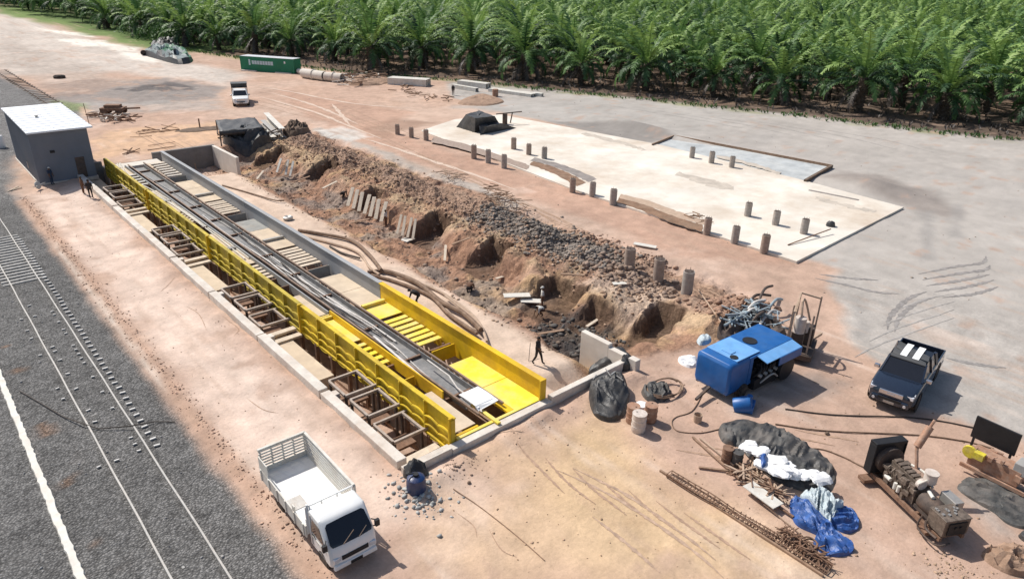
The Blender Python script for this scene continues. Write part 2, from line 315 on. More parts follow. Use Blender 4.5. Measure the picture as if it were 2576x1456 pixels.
def build_ground():
    xs=axis([(-1500,-300,150),(-300,-60,20),(-60,-6,3),(-6,5,.35),(5,13.3,.22),(13.3,25,.33),(25,44,.17),(44,75,.4),(75,120,1),(120,200,5),(200,500,25),(500,3000,250)])
    ys=axis([(-1500,-300,150),(-300,-60,20),(-60,-5,3),(-5,18,.35),(18,50,.17),(50,90,.24),(90,150,.6),(150,260,2),(260,500,12),(500,1000,60),(1000,4000,300)])
    X,Y=np.meshgrid(xs,ys); x=X.ravel();y=Y.ravel(); z=hgt(x,y)
    n=len(xs);m=len(ys)
    me=bpy.data.meshes.new('ground')
    i=np.arange(n-1)[None,:]+np.arange(m-1)[:,None]*n
    q=np.stack([i,i+1,i+1+n,i+n],-1).reshape(-1,4)
    me.vertices.add(n*m); me.vertices.foreach_set('co',np.stack([x,y,z],-1).ravel())
    me.loops.add(q.size); me.loops.foreach_set('vertex_index',q.ravel()); me.polygons.add(len(q))
    me.polygons.foreach_set('loop_start',np.arange(len(q))*4); me.polygons.foreach_set('loop_total',np.full(len(q),4))
    cx=x[q].mean(1); cy=y[q].mean(1); rough=(cx>26)&(cx<43)&(cy>19)&(cy<88); me.polygons.foreach_set('use_smooth',~rough); me.update()
    col=np.zeros((n*m,3)); msk=np.zeros((n*m,3))
    col[:]=(.50,.345,.262)
    def paint(mask,c,amt=1.0):
        a=(mask*amt)[:,None]; col[:]=col*(1-a)+np.array(c)*a
    n1=fbm(x,y,7,4,k=50);n2=fbm(x,y,2.2,4,k=51);n3=fbm(x,y,14,3,k=52)
    paint(ss(-.1,.6,n3),(.57,.43,.34),.7)
    paint(ss(.0,.6,n1),(.43,.29,.21),.6)
    pale=(.68,.53,.435)
    g2_=lambda L:[G(u,v)[:2] for u,v in L]
    gi=lambda L:[G(u,v)[:2] for u,v in L]
    paint(polymask([(7.9,19),(11.9,19),(12,76),(8.2,76)],x,y,1.0,1.0,3),pale,.95)
    paint(polymask(gi([(1250,1150),(1500,1060),(1700,1190),(2060,1456),(1500,1456)]),x,y,2,1.5,3),(.60,.43,.25),.8)
    paint(polymask(gi([(1100,1230),(1500,1300),(1900,1456),(1050,1456)]),x,y,1.5,1.5,3),(.58,.42,.27),.6)
    tk=(np.abs(np.sin((x*.55+y*.83)*2.1+n1*1.5))<.35)*polymask(gi([(1380,1170),(1560,1160),(2000,1456),(1650,1456)]),x,y,.6,.4,1); paint(tk.astype(float),(.45,.30,.18),.35)
    grey=(.41,.382,.348)
    paint(polymask([(50.5,20.5),(46.5,19.5),(44,17),(39.5,14.5),(38.5,11),(35.5,9.5),(37,3),(36,-60),(400,-60),(400,60),(120,60),(95,90),(82,112),(72,98),(70.6,80),(72,40),(60,30),(50,26)],x,y,.5,.7,3),grey,.95); msk[:,1]=ss(50,54,x)*(y<90)*(edge_x(y)>x)
    paint(polymask(gi([(1150,270),(1500,245),(1900,280),(1700,350),(1300,285)]),x,y,2,2,4),grey,.9)
    paint(polymask([(43.5,30),(48.8,23),(51,24),(49,82),(60,90),(52,120),(44,90)],x,y,1,1.2,4),(.47,.30,.22),.85)
    paint(polymask(gi([(600,300),(250,330),(230,400),(410,380),(560,350)]),x,y,1,1.5,4),(.60,.40,.26),.9)
    # far left road and its pale patches
    paint(polymask(gi([(0,30),(300,120),(640,190),(560,215),(300,180),(0,190)])+[(30,300)],x,y,3,3,10),(.56,.50,.44),.9)
    paint(polymask(gi([(0,95),(350,215),(520,215),(430,260),(200,240),(0,160)]),x,y,3,3,8),(.40,.335,.285),.65)
    paint(polymask(gi([(120,240),(300,208),(420,195),(560,222),(540,250),(300,268),(120,262)]),x,y,1.5,2.5,4),(.27,.24,.22),.9)
    paint(polymask(gi([(290,228),(420,208),(500,225),(420,238)]),x,y,1,2,2.5),(.11,.10,.098),.8)
    paint(polymask(gi([(100,215),(250,200),(330,212),(180,245)]),x,y,2,3,5),(.33,.25,.205),.8)
    paint(polymask(gi([(100,262),(240,258),(560,255),(560,275),(300,285),(225,300)]),x,y,1.5,2,4),(.36,.33,.30),.7)
    for L in ([(95,72),(215,84),(240,96),(120,80)],[(140,98),(265,102),(270,118),(200,118)],[(250,108),(345,118),(350,132),(280,128)],[(290,128),(400,140),(400,158),(330,150)]):
        paint(polymask(gi(L),x,y,1.2,1.5,4),(.80,.74,.65),.9)
    # rail ballast
    bal=np.maximum(1-ss(6.5,7.3,x+.28*fbm(x,y,1.6,4,k=60)),polymask([(-90,60),(7,76),(8,88),(13,101),(20,113),(22,121),(19.5,134),(17,162),(15,200),(-90,200)],x,y,1.2,1.4,4))
    paint(bal,(.185,.18,.173)); msk[:,0]=bal
    paint(polymask([(7,75),(8,88),(13,101),(21,113),(22,121),(19.5,134),(17,162),(15,200),(-90,200),(-90,110)],x,y,1.5,1.4,4),(.27,.26,.25),.8)
    paint(np.exp(-((x-7.5-.3*n2)/.45)**2)*(y<75),(.42,.27,.19),.7)
    paint(ss(.1,.35,fbm(x,y,.9,3,k=61))*np.exp(-((x-1.9)/.35)**2)*(y<45),(.24,.15,.10),.8)
    paint(np.exp(-((x-7.25-.15*n2)/.16)**2)*ss(33,37,y)*(1-ss(58,64,y)),(.66,.60,.52),.6)
    paint(ss(.25,.5,fbm(x,y*.6,2.6,5,k=72))*(1-bal)*(x<46),(.46,.31,.23),.4); paint(ss(.25,.55,fbm(x,y,5,5,k=73))*(1-bal)*(x<46),(.64,.50,.41),.4)
    # excavation colours
    ex=polymask([(25.6,22),(27.5,22.5),(32,19.5),(36,19.5),(40,19.5),(40.6,30),(41.2,45),(41.5,85),(30,86),(27,84),(25.8,70)],x,y,.5,.9,2); msk[:,2]=ex
    paint(ex,(.40,.235,.155)); paint(ex*ss(.0,.35,n2),(.50,.33,.23),.8); paint(ex*ss(.05,.35,fbm(x,y,3,4,k=62)),(.58,.39,.22),.8); paint(ex*ss(.15,.4,fbm(x,y,1.0,4,k=68)),(.30,.19,.135),.6)
    paint(ex*ss(35.6,36.8,x)*(1-ss(39.8,41.5,x)),(.34,.245,.185),.6)
    paint(polymask([(35.4,33),(40.2,31.5),(40.8,46),(36,47)],x,y,.8,1.2,2),(.20,.175,.155),.9)
    paint(ex*ss(33.0,34.0,x)*(1-ss(35.4,36.4,x))*ss(-.3,.2,n2),(.52,.38,.24),.8)
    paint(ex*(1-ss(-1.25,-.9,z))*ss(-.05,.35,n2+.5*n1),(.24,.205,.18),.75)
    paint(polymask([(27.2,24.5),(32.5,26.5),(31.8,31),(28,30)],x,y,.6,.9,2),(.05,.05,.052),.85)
    paint(polymask([(33,25.5),(37,25),(38,30),(34.5,31.5)],x,y,.8,.6,2),(.60,.46,.36),.8)
    # dry strip next to the steel wall
    paint(polymask([(21.3,22),(25.5,22),(25.7,74),(21.3,74)],x,y,.3,.25,1),(.64,.50,.39),.85)
    # path edge grey, damp tan around pit end
    paint(polymask([(41.2,46),(42.6,46),(43.6,88),(41.8,88)],x,y,.5,.9,2),(.42,.38,.335),.8)
    paint(polymask(gi([(800,330),(860,318),(930,345),(870,360)]),x,y,.7,.8,2),(.62,.59,.54),.8)
    paint(polymask(gi([(900,325),(1000,300),(1090,310),(1010,330),(960,345)]),x,y,1,1.5,3),(.34,.22,.16),.8)
    paint(polymask(g2_([(1380,305),(1500,308),(1640,325),(1705,348),(1640,362),(1500,340)]),x,y,1,1.0,3),(.25,.23,.21),.9)
    paint(polymask(g2_([(2080,452),(2120,430),(2200,440),(2330,480),(2440,540),(2400,560),(2290,525),(2180,490)]),x,y,1.2,1.2,3),(.27,.235,.21),.85)
    paint(ss(.1,.6,fbm(x*.35+y*.2,y*.5-x*.1,4,4,k=66))*(x>50)*(y<60),(.37,.345,.32),.35)
    for L in ([(2318,530),(2352,530),(2352,655),(2310,660)],[(2395,515),(2425,515),(2420,600),(2385,600)],[(2140,750),(2165,745),(2190,830),(2160,850)]): paint(polymask(g2_(L),x,y,.5,.6,2),(.30,.28,.26),.7)
    paint(polymask(g2_([(1850,1010),(1980,935),(2060,935),(2130,965),(2060,1010),(1960,1035),(1860,1040)]),x,y,.7,.8,1.5),(.33,.27,.235),.8)
    paint(polymask(g2_([(2380,1240),(2470,1230),(2560,1350),(2500,1340)]),x,y,.5,.5,1.5),(.42,.37,.33),.7)
    # shaded plantation floor and grassy verge
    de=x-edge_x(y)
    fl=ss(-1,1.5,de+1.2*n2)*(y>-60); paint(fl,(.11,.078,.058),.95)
    for (yc,fx0,fx1,hw) in FOOT: paint(ss(fx0-.8,fx0-.1,x)*(1-ss(fx1+.2,fx1+.5,x))*(1-ss(hw,hw+.3,np.abs(y-yc+.55*fbm(x,y,1.0,3,k=18)-.22*(x-33)))),(.15,.095,.065),.85)  # footing holes darkened in the ground colour to deepen their shade
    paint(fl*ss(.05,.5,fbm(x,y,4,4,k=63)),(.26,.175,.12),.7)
    paint(np.exp(-((de+1.2)/1.4)**2)*ss(-.1,.3,fbm(x,y,5,3,k=64)),(.24,.25,.10),.75)
    gl=polymask(gi([(0,12),(250,50),(360,95),(480,125),(440,140),(350,122),(250,92),(150,64),(0,34)]),x,y,3,4,12); paint(gl,(.16,.23,.075),.95)
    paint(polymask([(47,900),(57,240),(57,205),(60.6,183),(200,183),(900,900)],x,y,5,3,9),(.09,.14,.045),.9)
    paint(polymask(gi([(130,255),(205,262),(215,285),(150,275)]),x,y,1.2,1.5,3),(.27,.33,.13),.7); paint(polymask(gi([(205,270),(240,285),(215,292),(200,284)]),x,y,.5,.8,2),(.60,.42,.30),.8)
    sy=ss(.15,.55,fbm(x,y*.10,.55,4,k=69))*(1-bal)*(1-ex)*(x<60)*(y<100); paint(sy,(.44,.315,.235),.35); sy=ss(.2,.6,fbm(x,y*.12,.8,4,k=71))*(1-bal)*(1-ex)*(x<40)*(y<100); paint(sy,(.66,.54,.45),.4)
    mot=1+.14*n1+.13*n2+.09*fbm(x,y,.6,3,k=65)
    paint(ss(.32,.6,fbm(x,y,1.8,5,k=67))*(1-bal)*(1-ex),(.42,.29,.22),.6)
    col*=mot[:,None]
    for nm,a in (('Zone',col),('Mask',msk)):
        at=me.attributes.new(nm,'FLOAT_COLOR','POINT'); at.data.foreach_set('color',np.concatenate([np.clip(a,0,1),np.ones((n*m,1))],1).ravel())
    mt=bpy.data.materials.new('ground_soil'); mt.use_nodes=True; t=mt.node_tree; N=t.nodes; L=t.links; p=N['Principled BSDF']; p.inputs['Roughness'].default_value=.95; p.inputs['Specular IOR Level'].default_value=.1
    a1=N.new('ShaderNodeAttribute'); a1.attribute_name='Zone'; a2=N.new('ShaderNodeAttribute'); a2.attribute_name='Mask'
    sp=N.new('ShaderNodeSeparateColor'); L.new(a2.outputs['Color'],sp.inputs[0])
    g=N.new('ShaderNodeNewGeometry')
    def noise(s,d=6,r=.6):
        q=N.new('ShaderNodeTexNoise'); q.inputs['Scale'].default_value=s; q.inputs['Detail'].default_value=d; q.inputs['Roughness'].default_value=r; L.new(g.outputs['Position'],q.inputs['Vector']); return q.outputs[0]
    def mr(src,a,b,c,d):
        q=N.new('ShaderNodeMapRange'); L.new(src,q.inputs[0]); q.inputs[1].default_value=a;q.inputs[2].default_value=b;q.inputs[3].default_value=c;q.inputs[4].default_value=d; return q.outputs[0]
    def mul(a,b):
        q=N.new('ShaderNodeMath'); q.operation='MULTIPLY'; L.new(a,q.inputs[0]); L.new(b,q.inputs[1]); return q.outputs[0]
    def mixf(f,a,b):
        q=N.new('ShaderNodeMix'); L.new(f,q.inputs[0])
        for s_,i_ in ((a,2),(b,3)):
            if isinstance(s_,(int,float)): q.inputs[i_].default_value=s_
            else: L.new(s_,q.inputs[i_])
        return q.outputs[0]
    dirt=mul(mul(mr(noise(.8,8),.3,.7,.84,1.13),mr(noise(6,7,.75),.3,.7,.86,1.10)),mr(noise(2.6,6,.75),.60,.72,1.0,.74))
    vo=N.new('ShaderNodeTexVoronoi'); vo.inputs['Scale'].default_value=11; L.new(g.outputs['Position'],vo.inputs['Vector'])
    sv=N.new('ShaderNodeSeparateColor'); L.new(vo.outputs['Color'],sv.inputs[0])
    grav=mul(mul(mr(vo.outputs['Distance'],0,.7,1.25,.55),mr(sv.outputs[0],0,1,.62,1.42)),mr(noise(1.1,7,.7),.3,.7,.74,1.28))
    clod=mul(mr(noise(3.0,8,.7),.32,.68,.62,1.35),mr(noise(14,4,.7),.3,.7,.8,1.2))
    k1=mixf(sp.outputs[2],mixf(sp.outputs[1],dirt,mr(noise(.5,7),.3,.7,.93,1.06)),clod); k2=mixf(sp.outputs[0],k1,grav)
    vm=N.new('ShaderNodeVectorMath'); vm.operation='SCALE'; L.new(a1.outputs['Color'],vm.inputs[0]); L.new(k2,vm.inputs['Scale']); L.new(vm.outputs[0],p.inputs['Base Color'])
    hb=mixf(sp.outputs[0],mixf(sp.outputs[2],mr(noise(3,8,.65),0,1,0,.05),mr(noise(2.2,9,.75),0,1,0,.35)),mr(vo.outputs['Distance'],0,.7,.06,0))
    bp=N.new('ShaderNodeBump'); bp.inputs['Distance'].default_value=1; bp.inputs['Strength'].default_value=.8; L.new(hb,bp.inputs['Height']); L.new(bp.outputs[0],p.inputs['Normal'])
    me.materials.append(mt)
    o=bpy.data.objects.new('ground',me); C.objects.link(o); o['kind']='structure'; return o
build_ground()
rnd=random.Random(7); nr=np.random.default_rng(5)
# ---------------------------------------------------------------- clods and stones (uncountable)
ICO=None
def ico():
    t=(1+5**.5)/2
    v=np.array([(-1,t,0),(1,t,0),(-1,-t,0),(1,-t,0),(0,-1,t),(0,1,t),(0,-1,-t),(0,1,-t),(t,0,-1),(t,0,1),(-t,0,-1),(-t,0,1)],float)/1.9
    f=np.array([(0,11,5),(0,5,1),(0,1,7),(0,7,10),(0,10,11),(1,5,9),(5,11,4),(11,10,2),(10,7,6),(7,1,8),(3,9,4),(3,4,2),(3,2,6),(3,6,8),(3,8,9),(4,9,5),(2,4,11),(6,2,10),(8,6,7),(9,8,1)])
    return v,f
def clods(name,label,cat,pts,sizes,cols,flat=.65):
    v,f=ico(); n=len(pts); V=np.zeros((n,12,3)); 
    for i in range(n):
        s=sizes[i]*nr.uniform(.6,1.3,3); s[2]*=flat
        q=v*(1+nr.uniform(-.28,.28,(12,1))); a=nr.uniform(0,6.28); c,d=math.cos(a),math.sin(a)
        q=q*s; q=np.stack([q[:,0]*c-q[:,1]*d,q[:,0]*d+q[:,1]*c,q[:,2]],-1); V[i]=q+pts[i]
    F=(f[None]+np.arange(n)[:,None,None]*12).reshape(-1,3)
    me=bpy.data.meshes.new(name); me.vertices.add(n*12); me.vertices.foreach_set('co',V.ravel())
    me.loops.add(F.size); me.loops.foreach_set('vertex_index',F.ravel()); me.polygons.add(len(F)); me.polygons.foreach_set('loop_start',np.arange(len(F))*3); me.polygons.foreach_set('loop_total',np.full(len(F),3)); me.update()
    at=me.attributes.new('Zone','FLOAT_COLOR','POINT'); cc=np.repeat(np.concatenate([cols,np.ones((n,1))],1),12,0); at.data.foreach_set('color',cc.ravel())
    mt=bpy.data.materials.new(name+'_soil'); mt.use_nodes=True; N=mt.node_tree.nodes; a=N.new('ShaderNodeAttribute'); a.attribute_name='Zone'; mt.node_tree.links.new(a.outputs['Color'],N['Principled BSDF'].inputs['Base Color']); N['Principled BSDF'].inputs['Roughness'].default_value=1; N['Principled BSDF'].inputs['Specular IOR Level'].default_value=.1
    me.materials.append(mt); o=bpy.data.objects.new(name,me); C.objects.link(o); tag(o,label,cat,kind='stuff'); return o
def scatter(n,fx,fy,smin,smax,base,var=.25,sink=.2):
    x=fx(n);y=fy(n);z=hgt(x,y); s=smin+(smax-smin)*nr.random(n)**2.5
    c=np.array(base)[None]*(1+nr.uniform(-var,var,(n,1))); return np.stack([x,y,z+s*sink],-1),s,c
def cat_(L): return [np.concatenate(q) for q in zip(*L)]
U=lambda a,b:(lambda n:nr.uniform(a,b,n)); Nn=lambda m,s:(lambda n:nr.normal(m,s,n))
A=cat_([scatter(2600,Nn(37.6,1.6),U(29,84),.025,.17,(.38,.265,.195),.35),scatter(4500,Nn(38.1,1.2),U(31,47),.04,.21,(.24,.205,.175),.35),scatter(2200,Nn(36.0,1.6),U(26,84),.03,.2,(.36,.245,.17)),
 scatter(900,Nn(38.2,1.1),Nn(21.2,1.1),.04,.24,(.33,.21,.15)),scatter(500,Nn(37.5,1.0),U(25.5,33),.07,.3,(.30,.22,.17)),scatter(260,Nn(41,.5),U(28,38),.06,.26,(.38,.25,.18))])
clods('spoil_rubble','brown and grey clods of dug soil along the spoil ridge','rubble',*A)
A=cat_([scatter(600,U(26.5,32),U(24,83),.03,.2,(.24,.18,.14)),scatter(400,U(25.2,26.6),U(24,83),.03,.13,(.40,.29,.21)),scatter(200,U(27,32),U(24.5,30),.06,.25,(.12,.11,.10))])
clods('trench_rubble','loose brown lumps lying along the trench floor','rubble',*A)
A=cat_([scatter(1500,Nn(7.6,.28),U(17,76),.015,.07,(.46,.31,.23)),scatter(500,U(7.5,13),U(18,78),.012,.05,(.45,.33,.25)),scatter(700,U(13,36),U(4,20.5),.012,.06,(.42,.29,.2)),
 scatter(160,Nn(19,4),Nn(20.1,.5),.012,.05,(.46,.33,.25)),scatter(160,Nn(12.6,.5),Nn(19.6,.7),.03,.14,(.42,.42,.40)),scatter(500,U(-2,7),U(16,70),.02,.07,(.30,.29,.28)),scatter(300,U(44,90),U(10,110),.03,.10,(.4,.33,.27)),scatter(200,Nn(25.6,.5),Nn(3.6,.7),.015,.07,(.42,.30,.21))])
clods('loose_stones','small stones and crumbs scattered over the yard','stones',*A)
def smoothpts(P_,n=40):
    P_=[Vector(p) for p in P_]; out=[]
    for i in range(len(P_)-1):
        p0=P_[max(i-1,0)];p1=P_[i];p2=P_[i+1];p3=P_[min(i+2,len(P_)-1)]; k=max(2,n//(len(P_)-1))
        for q in range(k):
            t=q/k; out.append(.5*((2*p1)+(-p0+p2)*t+(2*p0-5*p1+4*p2-p3)*t*t+(-p0+3*p1-3*p2+p3)*t**3))
    return out+[P_[-1]]
def tracks(name,label,L_,w,m):
    b=MB()
    for P_ in L_:
        pts=smoothpts([G(u,v) for u,v in P_],60); vs=[];n=len(pts); u0_=P_[0][0]*.1
        xs=np.array([p.x for p in pts]); ysr=np.array([p.y for p in pts])
        for k,p in enumerate(pts):
            d=(pts[min(k+1,n-1)]-pts[max(k-1,0)]); d=Vector((-d.y,d.x,0)).normalized(); ww=w*.5*min(1,3*k/n+.1,3*(1-k/n)+.1)*(.75+.35*math.sin(k*.9+u0_)*math.sin(k*.37+u0_))
            for s_ in (-1,1): q=p+d*ww*s_; vs.append((q.x,q.y))
        a_=np.array(vs); h_=hgt(a_[:,0],a_[:,1])+.014; b.add([(x_,y_,float(z_)) for (x_,y_),z_ in zip(vs,h_)],[(2*k,2*k+1,2*k+3,2*k+2) for k in range(n-1)])
    o=b.build(name,m); return tag(o,label,'tyre marks',kind='structure')
mk('mud_brown',(.23,.14,.09),1,var=.35,scale=1.2,bump=.5,dust=.4,dustcol=(.4,.3,.22))
mk('mark_dark',(.27,.25,.235),1,var=.3,scale=2,bump=.2); mk('mark_faint',(.365,.34,.315),1,var=.25,scale=2,bump=.2); mk('mark_tan',(.44,.31,.225),1,var=.3,scale=3,bump=.3); mk('mark_pale',(.60,.47,.375),1,var=.15,scale=2,bump=.2); mk('mark_brown',(.40,.27,.19),1,var=.25,scale=3,bump=.3)
tracks('tyre_marks','dark curved tyre marks on the grey lot above the pickup',[[(2310,690),(2400,672),(2470,662),(2480,645)],[(2320,705),(2400,690),(2475,680),(2490,668)],[(2330,720),(2420,705),(2490,690)],[(2350,735),(2430,722),(2500,705)],[(2370,750),(2450,740),(2510,722)],[(2250,835),(2262,800),(2300,765),(2350,750)],[(2232,830),(2240,795),(2280,755),(2330,735)],[(2050,700),(2120,715),(2200,735),(2260,740)],[(2060,690),(2140,700),(2210,705)],[(2380,900),(2450,915),(2530,925)]],.42,'mark_dark')
tracks('tyre_marks','pale wheel tracks crossing the pink dirt near the far pickup',[[(640,240),(720,262),(800,285),(880,318),(960,350)],[(670,232),(760,255),(840,285),(900,312)],[(835,262),(855,285),(880,315)],[(900,345),(1000,375),(1150,425),(1300,480)],[(640,215),(750,235),(900,262),(1050,272)]],.7,'mark_pale')
tracks('tyre_marks','brown wheel ruts in the tan dirt in front of the end wall',[[(1400,1180),(1500,1225),(1640,1310),(1760,1400),(1820,1456)],[(1440,1175),(1560,1235),(1700,1330),(1800,1410)],[(1490,1300),(1580,1370),(1660,1440)],[(1120,1120),(1220,1100),(1320,1095)]],.2,'mark_tan')
tracks('tyre_marks','long faint wheel tracks along the grey lot beside the palms',[[(1500,270),(1800,300),(2100,345),(2500,400)],[(1520,283),(1820,318),(2120,362),(2560,430)]],.6,'mark_dark') if 0 else None
rt=random.Random(11)
tracks('tyre_marks','faint crossing wheel ruts all over the pink dirt yard and road',[[(u0,v0),(u0+du*.5+rt.uniform(-12,12),v0+dv*.5),(u0+du,v0+dv)] for (u0,v0,du,dv) in [(rt.uniform(900,1750),0,rt.uniform(150,380),0) for _ in range(0)]+[(950+i*45,338+i*21+o_,190,88) for i in range(0,22,2) for o_ in (0,9)]+[(1300+i*70,1120+i*28,120+8*i,120) for i in range(7)]+[(1700+i*60,1130-i*10,160,30) for i in range(6)]+[(560+i*50,240+i*4,230,60+6*i) for i in range(7)]+[(330+i*30,330+i*6,120,60) for i in range(5)]],.16,'mark_brown')
tracks('tyre_marks','faint dark wheel lines sweeping over the grey lot',[[(1500+i*130,262+i*14),(1700+i*130,292+i*15),(1900+i*120,330+i*16)] for i in range(5)]+[[(2080+i*40,640+i*14),(2180+i*40,610+i*10),(2330+i*30,600+i*8),(2500,570+i*22)] for i in range(0)]+[[(2150+i*35,900-i*40),(2230+i*30,860-i*35),(2400,800-i*20)] for i in range(4)],.16,'mark_faint')
tracks('soil_cracks','thin dark cracks in the pink dirt between track and pit',[[(400,735),(425,715),(440,700)],[(470,770),(500,790),(520,830)],[(560,800),(600,830),(590,850)],[(620,1000),(660,1030),(700,1040)],[(1150,1290),(1190,1320),(1200,1350)],[(1230,1330),(1260,1380),(1300,1400)]],.05,'mark_brown')
# ---------------------------------------------------------------- railway
trk=E('railway_track','long straight railway track half buried in dark grey ballast left of the pit','railway track',(0,0,0))
for x in (3.42,5.02):
    b=MB(); ys=np.linspace(8,110,60); pts=[(x+.012*math.sin(y*.9+x),y,.06) for y in ys]
    for a,c in zip(pts[:-1],pts[1:]): b.bar(a,c,.07,.14)
    b.build('rail','rail',trk)
for i in range(90):
    y=19+i*.62; up=.030 if 54<y<65 else -.045
    b=MB(); b.box((4.22+rnd.uniform(-.04,.04),y,up-.09),(2.5 if 54<y<65 else 2.15+rnd.uniform(-.05,.2),.22,.2),rz=rnd.uniform(-.02,.02))
    b.build('sleeper','sleeper',trk)
nclip=0
def clip(x,y,d,rz):
    global nclip
    if nclip>=98: return
    nclip+=1; b=MB(); b.box((x,y,.035),d,rz=rz); b.build('rail_clip','clip',trk)
for i in range(62):
    y=30+i*.62
    if y<64: clip(5.42+rnd.uniform(-.03,.03),y,(.26,.10,.07),rnd.uniform(-.15,.15))
    if y<50 and rnd.random()<.45: clip(4.69,y+.1,(.16,.07,.06),rnd.uniform(-.3,.3))
    if y<60 and rnd.random()<.2: clip(3.05,y,(.16,.07,.06),rnd.uniform(-.3,.3))
    if y<50 and rnd.random()<.25: clip(3.76,y,(.2,.07,.06),rnd.uniform(-.3,.3))
b=MB(); pts=[(1.0,y) for y in np.linspace(14,46,150)]
L=[(1.0-.12-.06*rnd.random(),y,.012+gz(1,y)+.02) for _,y in pts]; Rr=[(1.0+.14+.06*rnd.random(),y,.012+gz(1.2,y)+.02) for _,y in pts]
vs=[]; 
for a,c in zip(L,Rr): m_=((a[0]+c[0])/2,a[1],max(a[2],c[2])+.05); vs+=[(a[0],a[1],a[2]-.06),(a[0]+.03,a[1],m_[2]),(c[0]-.03,c[1],m_[2]),(c[0],c[1],c[2]-.06)]
b.add(vs,[(4*i+k,4*i+k+1,4*i+k+5,4*i+k+4) for i in range(149) for k in range(3)])
tag(b.build('edge_line','white_dirty'),'ragged white painted edge line running over the dark ballast','painted line',kind='structure')
sid=E('railway_siding','thin dark rails of the far track at the upper left edge','railway track',(0,0,0))
for off in (-.8,.8):
    b=MB(); P_=[G(0,178),G(60,215),G(100,240),G(135,262)]
    for a,c in zip(P_[:-1],P_[1:]): d=(c-a).normalized(); nn=Vector((-d.y,d.x,0))*off; b.bar(a+nn+Vector((0,0,.1)),c+nn+Vector((0,0,.1)),.09,.16)
    b.build('rail','steel_dark',sid)
for i in range(24):
    b=MB(); t=i/23; a=P_[0].lerp(P_[-1],t); d=(P_[-1]-P_[0]).normalized(); b.box((a.x,a.y,.03),(2.4,.3,.1),rz=math.atan2(d.y,d.x)+1.57); b.build('sleeper','soil_dark',sid)
b=MB(); pts=[]
for (u,v) in ((50,985),(110,1020),(160,1050),(210,1072),(250,1080),(330,1078),(390,1062),(440,1063)):
    p=G(u,v); pts.append((p.x,p.y,max(gz(p.x,p.y),.02)+.03+(.11 if 3.2<p.x<3.7 or 4.8<p.x<5.2 else 0)))
b.tube(pts,.028,6); tag(b.build('black_cable','cable_dark',smooth=True),'thin black cable lying across both rails','cable')
# ---------------------------------------------------------------- concrete pit
pit=E('weighbridge_pit','long pale concrete walled pit beside the railway holding the yellow deck','concrete pit',(PITX0,Y0,0))
def pp(mb,name,m,parent,base,**k):      # build in world coordinates, then make relative to the parent's base
    o=mb.build(name,m,parent,**k); o.matrix_parent_inverse=Matrix.Translation(Vector(base)*-1); return o
PB=(PITX0,Y0,0)
segs=[(21.6,28.6,.50),(28.75,36.2,.56),(36.35,43.8,.52),(43.95,51.4,.50),(51.5,59.0,.54),(59.1,66.5,.50),(66.6,73.9,.55),(74.0,82.0,.50)]
for a,c,zt in segs:
    b=MB(); b.bb(12.78,13.28,a,c,-1.7,zt); 
    if rnd.random()<.8: b.bb(13.05,13.6,c-.5,c-.05,-1.7,zt-.10)
    pp(b,'wall_segment','concrete',pit,PB,bevel=.03)
b=MB(); b.bb(12.75,15.2,20.85,21.25,-1.7,.50); b.bb(14.1,14.8,20.95,21.10,.48,.506); pp(b,'end_wall','concrete',pit,PB,bevel=.03)
b=MB(); b.bb(15.2,21.35,20.8,21.25,-1.7,.42); pp(b,'end_wall','concrete',pit,PB,bevel=.03)
b=MB(); b.bb(21.35,27.35,20.85,21.2,-1.7,.60); pp(b,'end_wall','concrete',pit,PB,bevel=.03)
b=MB(); b.bb(27.1,27.45,21.2,22.3,-1.7,.75); b.bb(27.1,27.45,22.3,24.4,-1.7,.95); b.bb(27.1,27.5,20.3,20.85,-1.7,.78); pp(b,'return_wall','concrete_pale',pit,PB,bevel=.03)
b=MB(); b.bb(12.8,15.5,81.0,81.4,-1.7,1.0); pp(b,'back_wall','concrete_shade',pit,PB,bevel=.03)
b=MB(); b.bb(20.9,27.6,83.0,83.4,-1.9,.75); pp(b,'back_wall','concrete_shade',pit,PB,bevel=.03)
b=MB(); b.bb(27.3,27.65,76.0,83.0,-1.7,.70); pp(b,'return_wall','concrete_pale',pit,PB,bevel=.03)
for k in range(4):
    a=30.4+MOD*k; b=MB(); b.bb(13.3,14.7,a+.5,a+6.9,-1.7,-.28); pp(b,'cover_slab','deck_sand',pit,PB)
b=MB(); b.bb(15.6,20.9,79.9,81.6,-1.7,.42); pp(b,'approach_slab','concrete_pale',pit,PB)
b=MB(); b.bb(15.45,20.95,21.25,79.9,-1.72,-1.5); pp(b,'pit_floor','soil_brown',pit,PB)
# steel frames, posts and planks in the open bays
def frame_proto():
    r=E('steel_frame','a','steel frame',(0,0,0)); 
    b=MB(); W=1.6;D=1.8
    for s in (-1,1): b.bb(-W/2,W/2+.35,s*D/2-.06,s*D/2+.06,-.07,.07); b.bb(s*W/2-.06,s*W/2+.06,-D/2+.06,D/2-.06,-.068,.068)
    b.build('top_ring','frame_steel',r)
    for sx in (-1,1):
        for sy in (-1,1): b=MB(); b.bb(sx*(W/2-.05)-.06,sx*(W/2-.05)+.06,sy*(D/2-.05)-.06,sy*(D/2-.05)+.06,-1.95,-.07); b.build('leg','steel_dark',r)
    b=MB(); b.bb(-W/2+.06,W/2-.06,-.4,.5,-1.05,-.92); b.bb(-W/2,-W/2+.08,-D/2,D/2,-.98,-.88); b.build('cross_bar','steel_rust',r)
    return r
fp=frame_proto(); first=True
bayname=['nearest bay','second bay','third bay','farthest bay']
posn=['nearest of three','middle of three','farthest of three']
